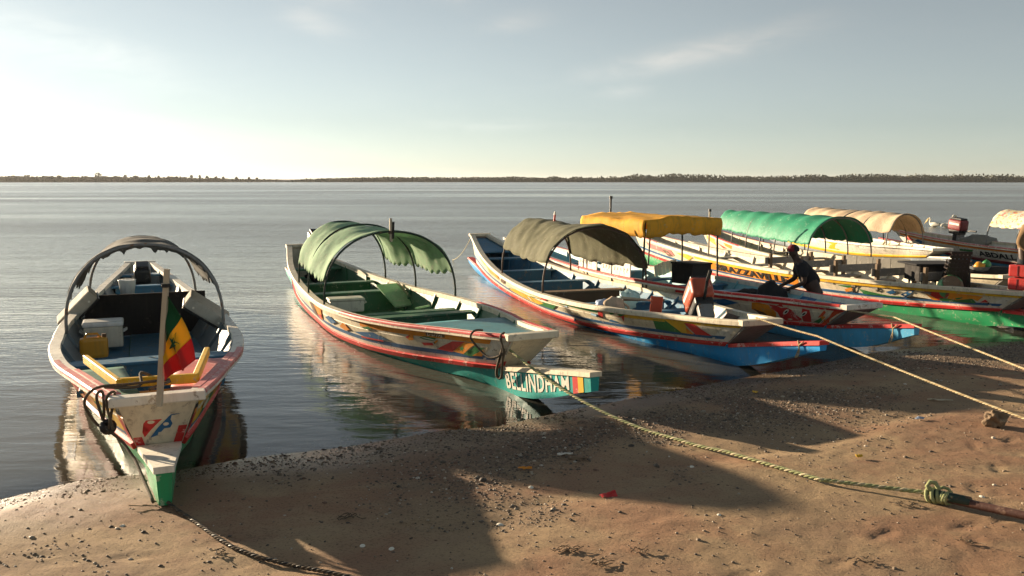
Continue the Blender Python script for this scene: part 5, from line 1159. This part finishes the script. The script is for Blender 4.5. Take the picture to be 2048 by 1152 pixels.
# coils round bow corners
def coil(name, label, b, pts_l, r, mat):
    t = thing(name, label, 'rope', b.world(*pts_l[0]), 0); o0 = b.world(*pts_l[0]); P = [b.world(*p_) - o0 for p_ in pts_l]
    # smooth through points
    out = []
    for i in range(len(P) - 1):
        p0, p1, p2_, p3 = P[max(i - 1, 0)], P[i], P[i + 1], P[min(i + 2, len(P) - 1)]
        for k_ in range(6):
            u = k_ / 6; out.append(.5 * ((2 * p1) + (p2_ - p0) * u + (2 * p0 - 5 * p1 + 4 * p2_ - p3) * u * u + (3 * p1 - p0 - 3 * p2_ + p3) * u**3))
    out.append(P[-1]); MB().tube(out, r, 6).build('cord', mat, t, True); return t
gA = A.G(1); L2 = A.L / 2
coil('rope_coil', 'dark rope looped three times round the left bow corner of the leftmost boat', A, [(L2 - .55, .1, .665), (L2 - .38, -.18, .69), (L2 - .30, -.40, .70), (L2 - .27, -.485, .60), (L2 - .22, -.40, .44), (L2 - .16, -.36, .52), (L2 - .18, -.36, .69), (L2 - .16, -.40, .66), (L2 - .12, -.36, .48), (L2 - .08, -.34, .42), (L2 - .07, -.31, .55), (L2 - .10, -.28, .70), (L2 - .05, -.335, .66), (L2 - .02, -.30, .45)], .0105, P_['rope_brown'])
coil('rope_end', 'brown rope lying loose on the foredeck of the leftmost boat', A, [(L2 - .30, -.35, .70), (L2 - .42, -.12, .66), (L2 - .62, -.10, .72), (L2 - .66, .0, .66), (L2 - .45, .04, .66), (L2 - .28, -.05, .66), (L2 - .5, .10, .66)], .012, P_['rope_brown'])
t = thing('rope_knot', 'black knotted rope bundle hanging at the left bow corner', 'knot', A.world(L2 - .12, -.335, .45), 0); rnd = random.Random(5)
for k_ in range(6):
    u_ = Vector((rnd.gauss(0, 1), rnd.gauss(0, 1), rnd.gauss(0, 1))).normalized(); w_ = u_.orthogonal().normalized(); x_ = u_.cross(w_)
    MB().tube([(w_ * math.cos(a) + x_ * math.sin(a)) * .042 for a in np.linspace(0, 2 * math.pi, 12)[:-1]], .018, 6, closed=True).build('turn', P_['black'], t, True)
a1 = A.world(L2 - .10, -.33, .43); laid_rope('hanging_rope', 'dark rope hanging from the black knot down the leftmost beak', [a1, A.world(L2 - .05, -.24, .34), A.world(L2 + .15, -.17, .27), A.world(L2 + .5, -.11, .20), A.world(A.xt - .06, -.07, .16)], .011, [P_['rope_brown']], lay=False)
L2 = B.L / 2
coil('rope_coil', 'brown rope slung round the near bow corner of the teal-beaked boat', B, [(L2 - .42, -.36, .665), (L2 - .40, -.46, .67), (L2 - .40, -.50, .60), (L2 - .36, -.42, .48), (L2 - .24, -.38, .42), (L2 - .12, -.34, .44), (L2 - .06, -.30, .50), (L2 - .10, -.31, .64), (L2 - .14, -.25, .675)], .012, P_['rope_brown'])
coil('rope_loop', 'wet brown rope loop hanging below the near bow corner of the teal-beaked boat', B, [(L2 - .10, -.29, .52), (L2 - .24, -.26, .38), (L2 - .36, -.23, .24), (L2 - .38, -.21, .17), (L2 - .31, -.20, .18), (L2 - .20, -.24, .36), (L2 - .08, -.28, .52)], .015, P_['rope_brown'])
# stern line of boat C
s0 = C_.world(-C_.L / 2 + .05, -.2, .9); laid_rope('stern_rope', 'thin pale line dropping from the blue boat stern into the water', catenary(s0, at(905, 520, 0), .12, 16), .008, [P_['rope_pale']], lay=False)

# clumps and scraps on the sand
cl = on_ground(1988, 852, .05); t = lump('seaweed_clump', 'round brown fibrous clump on the sand near the right edge', 'seaweed', cl, (.075, .07, .075), P_['wood'], 31, 'fibre', 4, .6)
rs = on_ground(1217, 993, .008); t = thing('cloth_scrap', 'small red scrap lying among the pebbles', 'scrap', rs, .3)
A_ = [[(.11 * (u - .5), .06 * (v_ - .5), .018 * fbm(u * 3, v_ * 3) + .02 * u * v_) for v_ in np.linspace(0, 1, 6)] for u in np.linspace(0, 1, 9)]; mb = MB(); mb.grid(A_); mb.build('cloth', P_['red'], t, True)
def scrap(px, py, label, mat, sx, sy, cat='leaf', rz=0.0):
    p_ = on_ground(px, py, .008); t = thing('washed_up_scrap', label, cat, p_, rz)
    A_ = [[(sx * (u - .5), sy * (v_ - .5) * (1 - .6 * abs(2 * u - 1)), .014 * fbm(u * 3 + px, v_ * 3) + .012) for v_ in np.linspace(0, 1, 5)] for u in np.linspace(0, 1, 8)]; mb = MB(); mb.grid(A_); o = mb.build('blade', mat, t, True); md = o.modifiers.new('s', 'SOLIDIFY'); md.thickness = .004
scrap(1050, 940, 'orange chip on the pebbles right of the big shadow', P_['orange'], .10, .05); scrap(1130, 912, 'thin white sliver on the sand below the teal beak', P_['white'], .12, .03, 'shell', .2)
scrap(1155, 921, 'brown leaf beside the thin white sliver', P_['wood'], .14, .035, 'leaf', .1); scrap(1510, 787, 'yellow fleck near the water below the deep blue beak', P_['yellow'], .05, .06, 'leaf', 1); scrap(1718, 916, 'yellow flower scrap on the sand edge at mid right', P_['yellow'], .05, .05, 'leaf')
scrap(1880, 803, 'tan stick on the dark shingle at the right', P_['palewood'], .22, .035, 'stick', -.2); scrap(1840, 840, 'pale blue plastic scrap on the shingle at the right', P_['bag_blue'], .09, .06, 'plastic', .4)
def twig(px, py, label, n, ln, seed, mat):
    p_ = on_ground(px, py, .006); t = thing('dry_twigs', label, 'twigs', p_, 0); rnd = random.Random(seed)
    for k_ in range(n):
        a = rnd.uniform(-.6, .6) + (0 if k_ % 2 else 2.9); x0, y0 = rnd.uniform(-.06, .06), rnd.uniform(-.04, .04); L_ = ln * rnd.uniform(.3, .7); pp = []
        for u in np.linspace(0, 1, 6):
            x, y = x0 + math.cos(a) * L_ * (u - .5), y0 + math.sin(a) * L_ * (u - .5) + .02 * math.sin(u * 5 + k_); pp.append((x, y, gz(p_.x + x, p_.y + y) - p_.z + .008 + .012 * rnd.random()))
        MB().tube(pp, .0028, 5).build('twig', mat, t)
for i, (px, py, lab, n_, ln) in enumerate(((1130, 1105, 'tangle of pale roots near the bottom centre', 8, .16), (1195, 1128, 'pale roots and husks right of the bottom centre tangle', 7, .15), (1290, 1106, 'small dry twigs on smooth sand near the bottom', 5, .10), (1810, 1012, 'dark dry seaweed below the rope knot', 7, .10), (1715, 1122, 'dry weed strands at the lower right', 5, .14), (1930, 1085, 'dry stalks below the rusty pole', 5, .15), (700, 1036, 'dark driftwood bits in the shadow of the leftmost boat', 6, .14), (440, 1108, 'dark weed scraps at the bottom left', 5, .12), (300, 1018, 'dark stick beside the leftmost beak', 2, .3))):
    twig(px, py, lab, n_, ln, 50 + i, P_['wood'] if i in (0, 1, 2, 5) else P_['rope_brown'])
def shell(px, py, s_, label):
    p_ = on_ground(px, py, .0); t = thing('shell', label, 'shell', p_, px * .7)
    A_ = [[(s_ * math.cos(a) * r_, s_ * .8 * math.sin(a) * r_, s_ * .45 * math.sqrt(max(0, 1 - r_ * r_)) + .001 * math.sin(a * 12)) for a in np.linspace(0, 2 * math.pi, 13)] for r_ in (.05, .35, .65, .9, 1)]
    mb = MB(); mb.grid(A_); mb.build('valve', P_['feather'], t, True)
for px, py, s_, lab in ((1964, 994, .020, 'white shell right of the rope knot'), (1384, 934, .020, 'pale shell beside the green rope at mid right'), (1062, 975, .022, 'pale shell left of the red scrap, at the shadow edge'), (783, 1098, .020, 'right one of two pale shells in the big shadow near the bottom'), (725, 1092, .020, 'left one of two pale shells in the big shadow near the bottom'), (1000, 1050, .024, 'large pale shell at the edge of the big shadow'), (245, 1052, .019, 'pale shell on the sunlit sand below the leftmost boat'), (1438, 1030, .016, 'tiny pale shell on the open sand below the green rope')): shell(px, py, s_, lab)

def pebbles():
    ico = bmesh.new(); bmesh.ops.create_icosphere(ico, subdivisions=1, radius=1); bv = np.array([v_.co[:] for v_ in ico.verts]); bf = np.array([[q.index for q in f_.verts] for f_ in ico.faces]); ico.free()
    N = 260000; x = RNG.uniform(-4.2, 8.0, N); y = RNG.uniform(3.6, 12.2, N); d = shore_d(x, y)
    dens = gravel_density(x, y) + .03
    dens = np.where(d < -.05, .15 * (d > -.35), dens) * np.clip(1.5 - .07 * y, .4, 1.2)
    dist = np.hypot(x, y); keep = (RNG.random(N) < dens * .8) & (np.abs(x) < .62 * y + .3) & (d > -.4)
    x, y, d = x[keep], y[keep], d[keep]; n = len(x); z = ground_z(x, y)
    s_ = .0038 * np.exp(RNG.normal(0, .55, n)) + .0028; s_ = np.minimum(s_, .026)
    ax = np.stack([s_ * RNG.uniform(.8, 1.5, n), s_ * RNG.uniform(.7, 1.2, n), s_ * RNG.uniform(.45, .9, n)], -1); rot = RNG.uniform(0, 6.28, n); c, sn = np.cos(rot), np.sin(rot)
    V = bv[None] * (1 + RNG.uniform(-.22, .22, (n, len(bv), 1))) * ax[:, None]
    X = V[..., 0] * c[:, None] - V[..., 1] * sn[:, None] + x[:, None]; Y = V[..., 0] * sn[:, None] + V[..., 1] * c[:, None] + y[:, None]; Z = V[..., 2] + (z + s_ * .02)[:, None]
    co = np.stack([X, Y, Z], -1).reshape(-1, 3); f = (bf[None] + (np.arange(n) * len(bv))[:, None, None]).reshape(-1, 3)
    me = bpy.data.meshes.new('pebbles'); me.vertices.add(len(co)); me.vertices.foreach_set('co', co.ravel()); me.loops.add(f.size); me.loops.foreach_set('vertex_index', f.ravel().astype(np.int32)); me.polygons.add(len(f)); me.polygons.foreach_set('loop_start', (np.arange(len(f)) * 3).astype(np.int32)); me.update(calc_edges=True)
    pal = np.array([(.07, .055, .042), (.12, .092, .068), (.18, .13, .085), (.25, .18, .115), (.42, .35, .26), (.56, .50, .41), (.17, .09, .055)]); ci = RNG.choice(len(pal), n, p=[.22, .24, .20, .15, .09, .04, .06])
    col = np.concatenate([pal[ci] * RNG.uniform(.75, 1.25, (n, 1)), np.ones((n, 1))], 1)
    a = me.color_attributes.new('stone', 'FLOAT_COLOR', 'POINT'); a.data.foreach_set('color', np.repeat(col, len(bv), 0).ravel().astype(np.float32))
    m, nn, l = nodes_of('pebble_stone'); out = nn.new('ShaderNodeOutputMaterial'); b_ = nn.new('ShaderNodeBsdfPrincipled'); at_ = nn.new('ShaderNodeAttribute'); at_.attribute_name = 'stone'
    sp = noise(nn, l, vec(l, nn), 160, 3); l.new(mixc(nn, l, ramp(nn, l, sp, [(.4, 0), (.65, .5)]), at_.outputs['Color'], (.06, .05, .04)), b_.inputs['Base Color']); b_.inputs['Roughness'].default_value = .7; l.new(b_.outputs[0], out.inputs[0]); me.materials.append(m)
    o = bpy.data.objects.new('pebbles', me); COL.objects.link(o); tag(o, 'small dark pebbles and shell grit strewn along the tide lines', 'pebbles', kind='stuff'); print('pebbles', n)
pebbles()

# ------------------------------------------------------------------ thin air haze over the lagoon
hz = bpy.data.meshes.new('haze'); bmx = bmesh.new(); bmesh.ops.create_cube(bmx, size=1); bmx.to_mesh(hz); bmx.free()
ho = bpy.data.objects.new('haze', hz); COL.objects.link(ho); ho.scale = (8100, 8400, 14); ho.location = (0, 0, 4.0); tag(ho, kind='stuff')
m, n, l = nodes_of('thin_haze'); out = n.new('ShaderNodeOutputMaterial'); pv = n.new('ShaderNodeVolumePrincipled'); pv.inputs['Density'].default_value = .00013; pv.inputs['Color'].default_value = (.9, .92, .93, 1); pv.inputs['Anisotropy'].default_value = .3
l.new(pv.outputs[0], out.inputs['Volume']); hz.materials.append(m)
